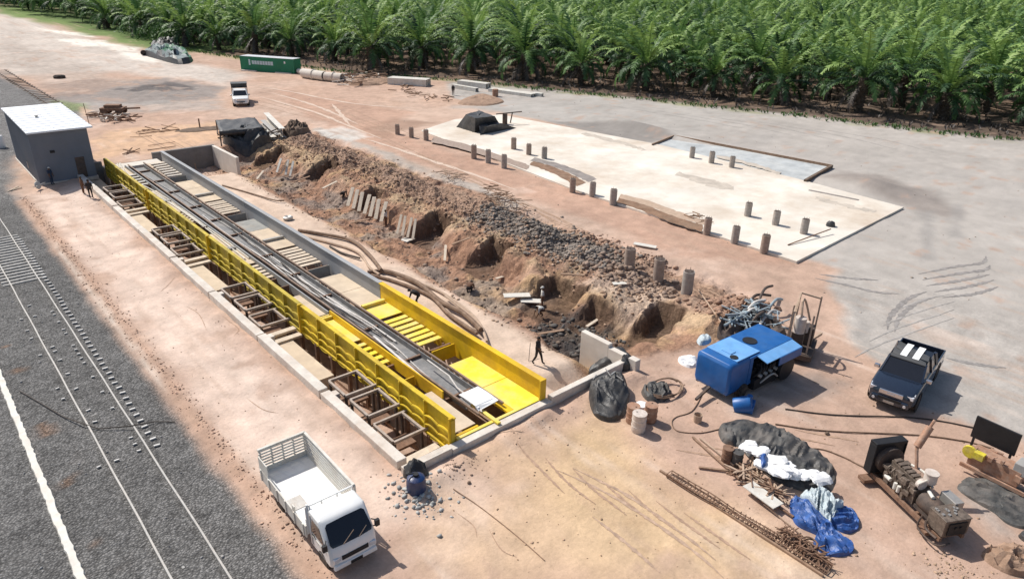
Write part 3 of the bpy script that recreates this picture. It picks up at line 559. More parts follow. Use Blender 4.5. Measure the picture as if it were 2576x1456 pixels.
for k in range(4):
    for j in range(3):
        loc=(14.55,24.3+2.2*j+MOD*k,[.0,.26,.30][j]); lb='rectangular steel frame in the %s of the pit, %s'%(bayname[k],posn[j])
        if first: fp.location=loc; fp['label']=lb; fp['group']='steel frames in the pit bays'; first=False
        else: dup(fp,loc,rnd.uniform(-.02,.02),lb,'steel frames in the pit bays')
for k in range(4):
    for j in range(2 if k else 1):
        b=MB(); b.box((0,0,0),(2.0,.42,.14)); o=b.build('plank','wood_pale'); o.location=(14.35,22.2-.0+ (MOD*k) + (-.75*j if k else 0) +(.0),-.25 if k==0 else -.1-.12*j); o.rotation_euler=(0,0,.03)
        tag(o,'short beige plank bridging the pit beside the %s, %s'%(['first steel frame','second group of steel frames','third group of steel frames','far group of steel frames'][k],['upper one','lower one'][j]),'plank','planks across the pit bays')
b=MB(); b.cyl((0,0,0),(0,0,1.0),.34,n=20); b.lathe([(.36,.3),(.36,.36)]); b.lathe([(.36,.64),(.36,.7)]); o=b.build('pit_drum','steel_dark',smooth=True); o.location=(15.0,22.2,-1.7); tag(o,'dark drum at the pit bottom under the near end of the yellow beam','drum')
# ---------------------------------------------------------------- weighbridge deck
DK=.45
wb=E('weighbridge_deck','long weighbridge deck with yellow side beams, grey in its far half','weighbridge',(18.3,Y0,DK)); WB=(18.3,Y0,DK)
def yellowbeam(y0,y1,m):
    b=MB(); n=int((y1-y0)/2.1); b.bb(15.62,15.70,y0,y1,-.10,1.58); b.bb(15.50,15.74,y0,y1,1.58,1.635); b.bb(15.44,15.62,y0,y1,-.14,-.07)
    for i in range(n+1):
        y=y0+(y1-y0)*i/n; b.bb(15.45,15.62,y-.035,y+.035,-.07,1.58)
    for zc,rr in ((.30,.045),(.78,.055),(-.16,.05)):
        for i in range(n*2):
            a=y0+(y1-y0)*i/n/2+.03; c=y0+(y1-y0)*(i+1)/n/2-.03; pts=[]
            for q in range(7): t=q/6; pts.append((15.49,a+(c-a)*t,zc+(.10 if zc>0 else -.10)*math.sin(math.pi*t)))
            b.tube(pts,rr,6)
    return b
pp(yellowbeam(21.3,36.2,'y'),'side_beam','yellow_beam',wb,WB,label='bright yellow near half of the left side beam')
pp(yellowbeam(36.25,58.0,'y'),'side_beam','yellow_old',wb,WB)
pp(yellowbeam(58.05,79.8,'y'),'side_beam','yellow_old',wb,WB)
for i in range(4):
    y=21.35+[0,14.9,29.7,44.4][i]; b=MB(); b.bb(15.36,15.60,y-.05,y+.05,-.2,1.70); pp(b,'end_plate','yellow',wb,WB)
for (a,c,m) in ((21.3,36.3,'yellow'),(36.35,57.9,'grey_wall'),(57.95,80.0,'grey_wall')):
    b=MB(); b.bb(21.0,21.12,a,c,-.3,1.50); b.bb(20.9,21.22,a,c,1.50,1.55); 
    y=a
    while y<c: b.bb(21.12,21.24,y,y+.05,-.3,1.5); y+=1.5
    pp(b,'side_wall',m,wb,WB)
b=MB(); b.bb(20.85,21.24,21.2,21.3,.40,1.56); pp(b,'end_plate','yellow',wb,WB)
# right and left deck plates, gratings, divider plates
def plate(x0,x1,a,c,m,z=DK): b=MB(); b.bb(x0,x1,a,c,z-.04,z); pp(b,'deck_plate',m,wb,WB)
for k in range(4):
    o=Y0+MOD*k; ym='yellow_deck' if k==0 else 'deck_sand'
    sm='yellow_deck' if k==0 else 'wood_pale'
    plate(19.35,20.98,o+.12,o+2.7,'deck_sand' if k else 'yellow_deck'); plate(19.35,20.98,o+2.74,o+5.6,ym if k!=2 else 'deck_grey',DK+.004)
    b=MB(); b.box((20.15,o+7.1,.22),(1.55,.07,.75),rx=-.15); pp(b,'divider_plate','yellow' if k==0 else 'deck_grey',wb,WB)
    if k: 
        b=MB(); b.bb(19.4,20.95,o+6.0,o+6.5,.0,.06); pp(b,'divider_plate','deck_grey',wb,WB)
    b=MB()
    for j in range(7):
        y=o+8.4+j*.58; b.bb(19.38,20.96,y,y+.36,DK-.09+.02*(j%2),DK-.02+.02*(j%2))
    pp(b,'grating',sm,wb,WB)
    plate(19.35,20.98,o+12.6,o+14.6,ym if k!=1 else 'deck_sand'); 
    b=MB(); b.bb(19.5,19.62,o+7.6,o+7.72,-1.6,.4); b.bb(20.6,20.72,o+7.8,o+7.92,-1.6,.4); pp(b,'post','steel_rust',wb,WB)
    # left bay
    plate(15.82,17.2,o+.55,o+4.1,'deck_sand'); 
    b=MB(); b.bb(15.85,17.2,o+5.6,o+5.66,-.1,.62); pp(b,'divider_plate','yellow' if k==0 else 'steel_rust',wb,WB)
    b=MB(); 
    for j in range(5):
        y=o+8.0+j*.6; b.bb(15.84,17.2,y,y+.32,DK-.09,DK-.02)
    pp(b,'grating',sm,wb,WB)
    plate(15.82,17.2,o+11.1,o+14.3,ym)
    if k<3: b=MB(); b.bb(15.85,17.25,o+14.45,o+14.6,.3,.62); b.bb(19.3,20.9,o+14.4,o+14.65,.3,.66); b.bb(15.85,17.2,o+14.75,o+14.85,.3,.60); pp(b,'cross_beam','yellow_deck' if k==0 else 'steel_grey',wb,WB)
    for yy in (o+3,o+7.5,o+12):
        b=MB(); b.bb(15.72,21,yy+.1,yy+.22,.12,.38); pp(b,'cross_beam','steel_rust',wb,WB)
for i in range(30):
    b=MB(); b.bb(15.42,15.60,23+i*1.9,23.2+i*1.9,-1.6,-.2); pp(b,'post','steel_rust',wb,WB)
b=MB(); b.bb(15.8,20.9,21.25,21.42,.28,.47); b.bb(17.9,18.1,20.95,23.0,.47,.56); pp(b,'end_beam','yellow_deck',wb,WB)
b=MB(); b.bb(15.8,17.2,21.5,21.62,.3,.44); b.bb(19.0,19.4,21.5,22.6,.3,.42); pp(b,'end_beam','yellow',wb,WB)
# inner yellow wall left of the trough in the near module
b=MB(); b.bb(17.22,17.30,24.4,36.0,.1,.86); pp(b,'inner_wall','yellow',wb,WB)
b=MB(); b.bb(17.22,17.30,36.2,79.6,.1,.70); pp(b,'inner_wall','grey_wall',wb,WB)
# trough
b=MB(); b.bb(17.75,18.95,23.2,79.5,.16,.22); b.bb(17.7,17.76,23.2,79.5,.22,.55); b.bb(18.94,19.0,23.2,79.5,.22,.55); pp(b,'trough','trough_grey',wb,WB)
for x in (17.62,19.12):
    b=MB(); ys=np.linspace(22.0,79.8,30)
    for a,c in zip(ys[:-1],ys[1:]): b.bar((x+.01*math.sin(a),a,.62),(x+.01*math.sin(c),c,.62),.10,.12)
    pp(b,'rail','rail_brown',wb,WB)
def cable(name,pts,r,m,label,cat='cable',group=None,n=6,base=None):
    b=MB(); b.tube(pts,r,n); o=b.build(name,m,smooth=True); return tag(o,label,cat,group)
def smoothpts(P_,n=40):
    P_=[Vector(p) for p in P_]; out=[]
    for i in range(len(P_)-1):
        p0=P_[max(i-1,0)];p1=P_[i];p2=P_[i+1];p3=P_[min(i+2,len(P_)-1)]; k=max(2,n//(len(P_)-1))
        for q in range(k):
            t=q/k; out.append(.5*((2*p1)+(-p0+p2)*t+(2*p0-5*p1+4*p2-p3)*t*t+(-p0+3*p1-3*p2+p3)*t**3))
    return out+[P_[-1]]
cdesc=['pale cable in the deck trough, bowing far out to the left','pale cable running along the middle of the deck trough','grey cable beside the right rail of the deck trough','dark cable lying lowest in the deck trough','pale cable in the trough whose near end kinks over the left rail','thin grey cable crossing the trough near its middle','thick pale cable in the trough from the far slatted plates','dark cable twisted over the others in the deck trough']
cm=['cable_pale','cable_pale','cable_pale','cable_dark','cable_pale','steel_grey','cable_pale','cable_dark']
for i in range(8):
    y0=[30,31,33,30,26,44,32,31][i]; y1=[54,50,60,46,40,76,47,55][i]; pts=[]
    for q in range(12):
        t=q/11; y=y0+(y1-y0)*t; pts.append((18.35+.36*math.sin(t*(2.2+.35*i)+i*1.3)+.05*math.sin(t*11+i),y,.27+.05*(i%4)))
    cable('cable',smoothpts(pts,60),[.04,.05,.035,.04,.03,.03,.045,.035][i],cm[i],cdesc[i],group='cables lying along the deck trough')
for i in range(3):
    pts=[(17.3-.2*i+.1*math.sin(j+i),81.5-4.2*j,.50+.02*i+.2*(j in (3,))) for j in range(9)]
    pts=[(p[0]-(.8*math.sin(min(1,j/4)*3.14)),p[1],p[2]) for j,p in enumerate(pts)]
    cable('hose',smoothpts(pts,50),.05,'white_dirty',['outer','middle','inner'][i]+' one of three white hoses curving over the far left deck plates','hose','white hoses at the far end of the deck')
pts=[G(1075,905,.75),G(1130,945,.8),G(1150,975,.75),G(1195,1010,.7),G(1212,1035,.66)]
cable('bent_pipe',pts,.04,'cable_pale','thin pale bent pipe lying on the trough rails at the near end','pipe')
b=MB(); P4=[G(940,845,.78),G(985,905,.72),G(1060,965,.7),G(1040,930,.7)]; b.bar(P4[0],G(1075,960,.72),.14,.03); tag(b.build('pale_board','cable_pale'),'long narrow pale strip slanting across the trough','board')
b=MB(); 
vs=[];W_=1.15
for i in range(7):
    t=i/6; z=.80+.04*math.sin(t*3.14); vs+=[(17.75,22.2+1.55*t,z-.15*(t<.1)),(18.95,22.15+1.6*t,z)]
vs2=[(x,y,z-.03) for x,y,z in vs]; n_=len(vs); fs=[(2*i,2*i+1,2*i+3,2*i+2) for i in range(6)]+[(n_+2*i+2,n_+2*i+3,n_+2*i+1,n_+2*i) for i in range(6)]+[(2*i,2*i+2,n_+2*i+2,n_+2*i) for i in range(6)]+[(2*i+3,2*i+1,n_+2*i+1,n_+2*i+3) for i in range(6)]+[(1,0,n_,n_+1),(12,13,n_+13,n_+12)]
b.add(vs,fs) if 0 else b.add(vs+vs2,fs); b.bb(17.8,17.9,22.3,22.5,.55,.77); b.bb(18.8,18.9,22.3,22.5,.55,.77); tag(b.build('cover_sheet','white_sheet'),'white square sheet covering the near end of the deck trough','metal sheet')
# far white slats and loose blocks on the deck
for i in range(7):
    b=MB(); b.box((0,0,0),(1.35,.34,.10)); o=b.build('white_block','concrete_pale'); o.location=(20.1+.02*i,73.2+i*.95,.55); o.rotation_euler=(0,0,.06*(i%3-1)); tag(o,'flat white block on the far end of the deck, %s in its row'%(['nearest','second','third','middle','fifth','sixth','farthest'][i]),'concrete block','white blocks at the far end of the deck')
for i in range(5):
    b=MB(); b.box((0,0,0),(1.1,.3,.10)); o=b.build('white_block','white_dirty'); o.location=(16.8,71.8+i*1.0,.53); o.rotation_euler=(0,0,.04*(i%3-1)); tag(o,'small white slat left of the trough near the far end, %s of five'%(['nearest','second','middle','fourth','farthest'][i]),'slat','white slats left of the trough')
# ---------------------------------------------------------------- grey building with white roof
bd=E('site_building','small grey metal building with flat white roof beside the far end of the pit','building',(9.3,79.2,0))
x0,x1,y0_,y1_=.25,5.2,0,12.6
b=MB(); b.bb(x0,x1,y0_,y0_+.12,.15,4.95); b.bb(x0,x1,y1_-.12,y1_,.15,5.2); b.bb(x0,x0+.12,y0_+.12,y1_-.12,.15,4.95); b.bb(x1-.12,x1,y0_+.12,y1_-.12,.15,5.0)
for i in range(22): 
    b.bb(x0-.03,x0,y0_+.3+i*.55,y0_+.36+i*.55,.2,4.9)
b.build('wall','shed_grey',bd)
b=MB(); b.add([(x0-.12,y0_-.55,4.95),(x1+.45,y0_-.55,4.95),(x1+.45,y1_+.5,5.25),(x0-.12,y1_+.5,5.25),(x0-.12,y0_-.55,5.07),(x1+.45,y0_-.55,5.07),(x1+.45,y1_+.5,5.37),(x0-.12,y1_+.5,5.37)],[(3,2,1,0),(4,5,6,7),(0,1,5,4),(1,2,6,5),(2,3,7,6),(3,0,4,7)])
b.build('roof','roof_white',bd)
b=MB(); b.cyl((2.2,6.4,5.1),(2.2,6.4,5.4),.12,n=10); b.cyl((2.2,6.4,5.4),(2.2,6.4,5.46),.2,n=10); b.build('roof_vent','steel_grey',bd)
b=MB(); b.bb(3.6,4.4,-.04,0,.2,2.2); b.build('door','steel_dark',bd); b=MB(); b.bb(-.06,-.032,2.2,2.6,1.2,1.9); b.build('window','glass_dark',bd); b=MB(); b.bb(1.7,2.1,-.05,0,2.9,3.15); b.build('wall_lamp','black_plastic',bd)
b=MB()
for i in range(12): yy=y0_-.5+i*1.15; zz=4.95+(yy-y0_+.55)/(y1_+1.05-y0_)*.30; b.bb(x0-.12,x1+.45,yy,yy+.06,zz+.10,zz+.155)
b.build('roof_seams','roof_white',bd)
b=MB(); b.bb(x0-.1,x1+.1,y0_-.1,y1_+.1,-.2,.15); b.build('floor_slab','concrete',bd)
# gear beside the building
b=MB(); b.lathe([(.0,-.05),(.35,-.05),(.38,0),(.35,.05),(0,.05)],n=24); b.bar((-.6,0,0),(.9,0,.15),.06); b.bar((0,0,0),(-.8,0,.5),.05); o=b.build('hand_cart','white_dirty'); p=G(98,478); o.location=(p.x,p.y,.45); o.rotation_euler=(1.3,0,.8); tag(o,'small pale wheeled hand cart standing before the grey building','cart')
b=MB(); b.bar((0,0,0),(1.2,.5,.05),.08); b.bar((.2,0,.05),(1.0,.9,.08),.08); o=b.build('scrap_bar','wood_pale'); p=G(20,483); o.location=(p.x,p.y,.05); tag(o,'pale loose bars on the soil at the left picture edge','scrap')
p=G(8,372); b=MB(); b.lathe([(.45,0),(.5,.2),(.5,1.1),(.4,1.4),(.12,1.5)]); o=b.build('water_tank','white_paint',smooth=True); o.location=(p.x-.2,p.y,0); tag(o,'white round tank behind the left corner of the grey building','tank')
b=MB(); b.cyl((0,0,0),(-.15,0,2.6),.04,n=8); o=b.build('post','steel_rust'); p=G(190,318); o.location=(p.x+1.8,p.y+1,0); tag(o,'thin leaning rusty post just behind the white roof','post')
# ---------------------------------------------------------------- big white slab
slabpoly=[G(*q,.2)[:2] for q in ((1060,328),(1145,300),(1258,288),(1660,364),(2005,449),(2274,521),(2005,657),(1450,478))]
b=MB(); b.prism(slabpoly,-.3,.2); sb=b.build('concrete_slab','slab_white',bevel=.03); tag(sb,'huge white concrete foundation slab dotted with column stubs','concrete slab')
an=E('slab_annex','grey wet concrete annex behind the white slab framed by dark boards','concrete slab',(0,0,0))
ap=[G(*q,.12)[:2] for q in ((1642,362),(1700,344),(2092,421),(2028,455))]
b=MB(); b.prism(ap,-.2,.12); b.build('slab','slab_grey',an)
for i,(a,c) in enumerate((((1692,343),(2092,419)),((2092,419),(2025,457)),((1640,366),(1700,342)))):
    b=MB(); b.bar(G(*a,.2),G(*c,.2),.3 if i==1 else .12,.4); b.build('form_board','soil_dark' if i==1 else 'wood_brown',an)
def patch(name,P_,z,m,label,cat,h=.1,wob=.3,**k):
    c=sum((Vector(q[:2]) for q in P_),Vector((0,0)))/len(P_)
    return heap(name,P_,h,m,label,cat,base=z,**k)
def heap(name,poly,h,m,label,cat,base=None,nr_=14,ridge=.5,fs=1.0,seed=0,group=None,edge=.03,prof=.6,sub=4,kind=None,mats=None,matfn=None,parent=None):
    """crumpled or piled thing: a closed outline on the ground filled with a folded surface"""
    P_=[Vector((q[0],q[1],0)) for q in poly]; c=sum(P_,Vector())/len(P_); ring=[]
    for i in range(len(P_)):
        for q in smoothpts([P_[i-1],P_[i],P_[(i+1)%len(P_)],P_[(i+2)%len(P_)]],3*sub)[sub:2*sub]: ring.append(q-c)
    n=len(ring); fs_=[]; ra=np.array([(q.x,q.y) for q in ring]); tt=(1-np.arange(nr_+1)/nr_)[:,None]
    dx=(tt*ra[None,:,0]).ravel(); dy=(tt*ra[None,:,1]).ravel(); T=np.repeat(tt[:,0],n); wx=c.x+dx; wy=c.y+dy; inn=(T<1)
    up=np.where(inn,(1-np.minimum(T,1)**2+1e-9)**prof,0); f1=fbm(wx,wy,1.1*fs,3,k=70+seed); th=seed*1.3; fa=(wx*math.cos(th)+wy*math.sin(th)); fb_=(-wx*math.sin(th)+wy*math.cos(th))*.32+.4*fbm(wx,wy,1.5,2,k=95); f2=1-np.abs(fbm(fa,fb_,.42*fs,3,k=80+seed))*2.6
    zz=h*(up*(.75+.6*f1)+ridge*.35*f2*np.minimum(1,up*3))+np.where(inn,edge,-.06); g=hgt(wx,wy) if base is None else base; of=.12*fs*f1*inn
    vs=[tuple(map(float,q)) for q in np.stack([dx+of,dy-of,g+np.maximum(zz,-.06)],-1)]
    for j in range(nr_):
        for k in range(n): fs_.append((j*n+k,j*n+(k+1)%n,(j+1)*n+(k+1)%n,(j+1)*n+k))
    b=MB(); b.add(vs,fs_)
    if matfn:
        for fi,f in enumerate(fs_): q=vs[f[0]]; b.mi[fi]=matfn(q[0]+c.x,q[1]+c.y,q[2])
    o=b.build(name,mats or m,parent); me=o.data; me.polygons.foreach_set('use_smooth',[True]*len(me.polygons)); me.set_sharp_from_angle(angle=R_(24))
    o.location=(c.x,c.y,0)
    return o if parent else tag(o,label,cat,group,kind)
g2=lambda L,z=0:[G(u,v,z)[:2] for u,v in L]
# soil strips and trench marks on the slab edge
def sticks(name,label,cat,uvs,n,ln,r,m,zmax=.5,group=None):
    b=MB()
    for i in range(n):
        u0,v0=rnd.choice(uvs); p=GG(u0+rnd.uniform(-14,14),v0+rnd.uniform(-7,7)); a=rnd.uniform(0,3.14); l=ln*rnd.uniform(.5,1); d=Vector((math.cos(a)*l/2,math.sin(a)*l/2,rnd.uniform(-.06,.06))); q=p+Vector((0,0,.08+rnd.random()*zmax)); b.bar(q-d,q+d,r*rnd.uniform(.6,1.4))
    o=b.build(name,m); return tag(o,label,cat,group)
def strip(name,P_,z,m,label,cat,wv=.12,seg=24,kind=None,side2=None):
    """thin sheet between two lines of picture points lying on a flat surface"""
    a=smoothpts([G(u,v,z) for u,v in P_],seg); c=smoothpts([G(u,v,z) for u,v in side2],seg); n=min(len(a),len(c)); b=MB(); vs=[]
    for k in range(n):
        p=a[k];q=c[k*(len(c)-1)//max(n-1,1)]; d=(q-p); vs+=[(p.x+rnd.uniform(-wv,wv),p.y+rnd.uniform(-wv,wv),z+.002),tuple(p.lerp(q,.5)+Vector((0,0,.02))),(q.x+rnd.uniform(-wv,wv),q.y+rnd.uniform(-wv,wv),z+.002)]
    b.add(vs,[(3*k+t,3*k+1+t,3*k+4+t,3*k+3+t) for k in range(n-1) for t in (0,1)]); o=b.build(name,m); return tag(o,label,cat,kind=kind)
strip('mud_recess',[(1330,414),(1390,436),(1452,468)],.203,'mud_brown','dark brown mud filled recess in the near edge of the slab, left of the middle','recess',side2=[(1342,405),(1410,426),(1476,460)])
strip('mud_strip',[(1335,404),(1405,424),(1480,458)],.206,'sand_grey','smoky grey mud band on the slab directly above the brown recess','mud',side2=[(1345,397),(1420,416),(1502,450)])
strip('mud_recess',[(1552,510),(1620,532),(1700,563),(1765,583)],.203,'mud_brown','long dark brown recess along the near slab edge, right of the middle','recess',side2=[(1558,496),(1630,518),(1710,548),(1772,566)])
strip('mud_strip',[(1556,498),(1630,518),(1700,545),(1770,566)],.207,'hose_tan','grey tan mud band directly above the long dark recess','mud',side2=[(1562,488),(1640,508),(1712,534),(1778,556)])
sticks('mud_debris','thin dark boards and bars lying at the right end of the long recess','scrap pile',[(1735,555),(1765,562),(1790,568),(1750,548)],22,1.6,.07,'wood_brown',.22)
strip('mud_strip',[(1085,358),(1150,372),(1240,398),(1325,428)],.203,'stub_brown','thin brown mud strip along the far left near edge of the slab','mud',side2=[(1090,345),(1160,360),(1250,388),(1335,417)])
for P1,P2,lb in (([(1460,338),(1560,362),(1620,380)],[(1470,333),(1570,358),(1625,376)],'faint grey stain on the slab near its left middle'),([(1700,440),(1790,470),(1840,478)],[(1705,432),(1800,455),(1850,470)],'faint grey stain in the middle of the slab'),([(1800,395),(1900,420),(1960,440)],[(1805,390),(1905,414),(1965,435)],'damp stain on the slab in front of the annex'),([(2050,500),(2120,520),(2200,535)],[(2060,494),(2130,514),(2205,530)],'faint brown stain near the right end of the slab')):
    strip('slab_stain',P1,.204,'stain_pale',lb,'stain',wv=.3,side2=P2)
for a,c in (((2035,478),(2160,503)),):
    b=MB(); b.bar(G(*a,.22),G(*c,.22),.35,.03); tag(b.build('slot_cover','sand_grey'),'thin grey strip set in the far right edge of the white slab','strip')
# column stubs
def stub_proto(m):
    r=E('column_stub','x','column stub'); b=MB(); b.cyl((0,0,-.4),(0,0,1.15),.29,n=20); b.build('column','%s'%m,r,smooth=True)
    b=MB(); 
    for i in range(6): a=i*1.047; b.cyl((.2*math.cos(a),.2*math.sin(a),1.1),(.2*math.cos(a)+.02,.2*math.sin(a),1.26+.05*(i%2)),.012,n=5)
    b.cyl((0,0,1.15),(0,0,1.165),.24,n=16); b.build('rebar_ends','steel_dark',r); return r
st1=stub_proto('stub'); st2=stub_proto('stub_brown')
stubs=[((1228,405),1,'grey stub on the near slab edge, middle of the left group of three'),((1268,418),1,'grey stub on the near slab edge, right one of the left group'),((1192,394),2,'brownish stub on the near slab edge, left one of the left group'),
((1292,375),2,'brown stub left in the row behind the near edge, wires round it'),((1330,389),2,'brown stub middle in the row behind the near edge, wires round it'),((1369,399),1,'grey stub right in the row behind the near edge, dark cloth beside it'),
((1440,480),2,'brown stub at the end of the mud recess on the near slab edge'),((1490,490),1,'grey stub on the near slab edge between the brown stub and the pale one'),((1542,510),1,'pale stub on the near slab edge where the long soil bank begins'),
((1880,543),1,'left one of the three grey stubs standing free near the right end'),((1950,565),1,'middle one of the three grey stubs standing free near the right end'),((2021,587),1,'right one of the three grey stubs, next to the long rod'),
((1778,584),2,'stub at the right end of the long soil bank on the near edge'),((1848,606),1,'grey stub second from the near right corner of the slab'),((1922,630),2,'pinkish stub closest to the near right corner of the slab'),
((1740,397),1,'left one of the three stubs in front of the annex'),((1789,410),1,'middle one of the three stubs in front of the annex'),((1840,421),1,'right one of the three stubs in front of the annex'),
((1000,338),2,'muddy stub farthest left at the slab corner by the dirt road'),((1035,346),2,'muddy stub second from the left at the slab corner'),((1072,353),2,'muddy stub third from the left at the slab corner'),
((1727,735),1,'tall grey stub standing alone right of the spoil ridge'),((1655,702),2,'dusty stub half buried on the spoil ridge, left of the lone one'),((1582,675),2,'brown stub farthest left on the spoil ridge among clods')]
u1=u2=False
for (uv,k,lb) in stubs:
    soil=uv[0] in(1727,1655,1582,1000,1035,1072); p=GG(*uv) if soil else G(*uv,.2); sc_=1.35 if uv[0] in (1727,1655,1582) else 1.05+.08*((uv[0]*7)%5)/5
    lb='concrete '+lb
    if k==1 and not u1: st1.location=p; st1.scale=(sc_,)*3; tag(st1,lb,None,'column stubs'); u1=True
    elif k==2 and not u2: st2.location=p; st2.scale=(sc_,)*3; tag(st2,lb,None,'column stubs'); u2=True
    else: dup(st1 if k==1 else st2,p,rnd.uniform(0,6),lb,'column stubs',scale=sc_)
b=MB(); a=G(1982,616,.25);c=G(2090,576,.6); b.bar(a,c,.07); o=b.build('long_rod','steel_rust'); tag(o,'long thin rod lying on the slab right of the last stub','rod')
heap('cloth_bundle',[(G(2088,574).x+.4*math.cos(t),G(2088,574).y+.4*math.sin(t)) for t in np.linspace(0,5.4,7)],.6,'tarp_black','small dark bundle at the upper end of the long rod','bundle',base=.2,seed=6,nr_=6)
# black covered heap on the slab
tent=E('covered_machine','black tarpaulin draped over machinery on the far left of the white slab','tarpaulin',G(1215,330,.2))
tp=G(1215,330,.2)
def rel(L,z=.2): return [(G(u,v,z).x,G(u,v,z).y) for u,v in L]
def draped(name,base,top,z0,z1,m,par,n=10,amp=.12,seed=0):
    """tarp over a boxy load: four base corners, four top corners, wrinkled sides"""
    b=MB(); B_=[Vector((p[0],p[1],z0)) for p in base]; T2=[Vector((p[0],p[1],z1)) for p in top]; rings=[]
    for lv in range(n+1):
        t=lv/n; ring=[]
        for e_ in range(4):
            for k in range(8):
                s_=k/8; p=B_[e_].lerp(B_[(e_+1)%4],s_).lerp(T2[e_].lerp(T2[(e_+1)%4],s_),t); w_=amp*float(fbm([p.x*1.3+e_*3],[p.y*1.3+p.z*.8],.6,3,k=60+seed)[0]); ring.append(p+Vector((w_,w_*.7,w_*.6*(t>.1))))
        rings.append(ring)
    for q_ in (.66,.33,.03):
        c_=sum(rings[n],Vector())/32; rings.append([c_.lerp(p,q_)+Vector((0,0,-.10*(1-q_)+amp*float(fbm([p.x],[p.y],.8,2,k=61)[0]))) for p in rings[n]])
    b.loft([[tuple(p) for p in r_] for r_ in rings],caps=False); o=b.build(name,m,par); me=o.data; me.polygons.foreach_set('use_smooth',[True]*len(me.polygons)); me.set_sharp_from_angle(angle=R_(35)); return o
o=draped('tarpaulin',rel([(1148,320),(1195,334),(1262,322),(1205,303)]),[(G(u,v,2.1).x,G(u,v,2.1).y) for u,v in ((1172,288),(1195,298),(1245,292),(1205,278))],.2,2.1,'tarp_black',tent,seed=1); o.matrix_parent_inverse=Matrix.Translation(-tp)
o=draped('tarpaulin',rel([(1208,341),(1222,336),(1300,322),(1240,318)]),[(G(u,v,1.2).x,G(u,v,1.2).y) for u,v in ((1205,317),(1226,319),(1262,310),(1222,306))],.2,1.2,'tarp_black',tent,seed=2,n=7); o.matrix_parent_inverse=Matrix.Translation(-tp)
b=MB(); q=G(1270,312,.2); b.cyl((q.x,q.y,.2),(q.x,q.y,1.6),.35,n=12); b.bar((q.x-1.6,q.y,1.7),(q.x+2.2,q.y-1,1.8),.12); b.bar((q.x+1,q.y,.2),(q.x+1,q.y-.4,1.7),.12); o=b.build('machine_frame','steel_dark',tent); o.matrix_parent_inverse=Matrix.Translation(-tp)
# ---------------------------------------------------------------- vehicles (length along +X, front at +X)
def wheel(parent,x,y,r,wd,side):
    b=MB(); b.lathe([(r*.62,-wd/2),(r*.93,-wd/2),(r,-wd/2+.04),(r,wd/2-.04),(r*.93,wd/2),(r*.62,wd/2)],axis='Y',n=24); t=b.build('wheel','rubber',parent,smooth=True); t.location=(x,y,r)
    b=MB(); b.lathe([(r*.6,-wd*.3),(r*.6,wd*.3*1),(r*.5,wd*.32),(r*.2,wd*.38),(.01,wd*.38)],axis='Y',n=16)
    o=b.build('rim','steel_grey',t,smooth=True); o.rotation_euler=(0,0,0 if side>0 else math.pi)
def rsec(x,hw,z0,z1,r=.12,tw=None,n=4):
    """rounded box cross-section in the YZ plane; tw = half width at the top"""
    tw=tw or hw; pts=[(x,-hw*.9,z0),(x,-hw,z0+r)]
    pts+=[(x,-hw,z0+(z1-z0)*.55)]
    for k in range(n+1):
        t=math.pi/2*k/n; pts.append((x,-tw+r-r*math.cos(t),z1-r+r*math.sin(t)))
    L=[(p[0],-p[1],p[2]) for p in reversed(pts)]
    return pts+L
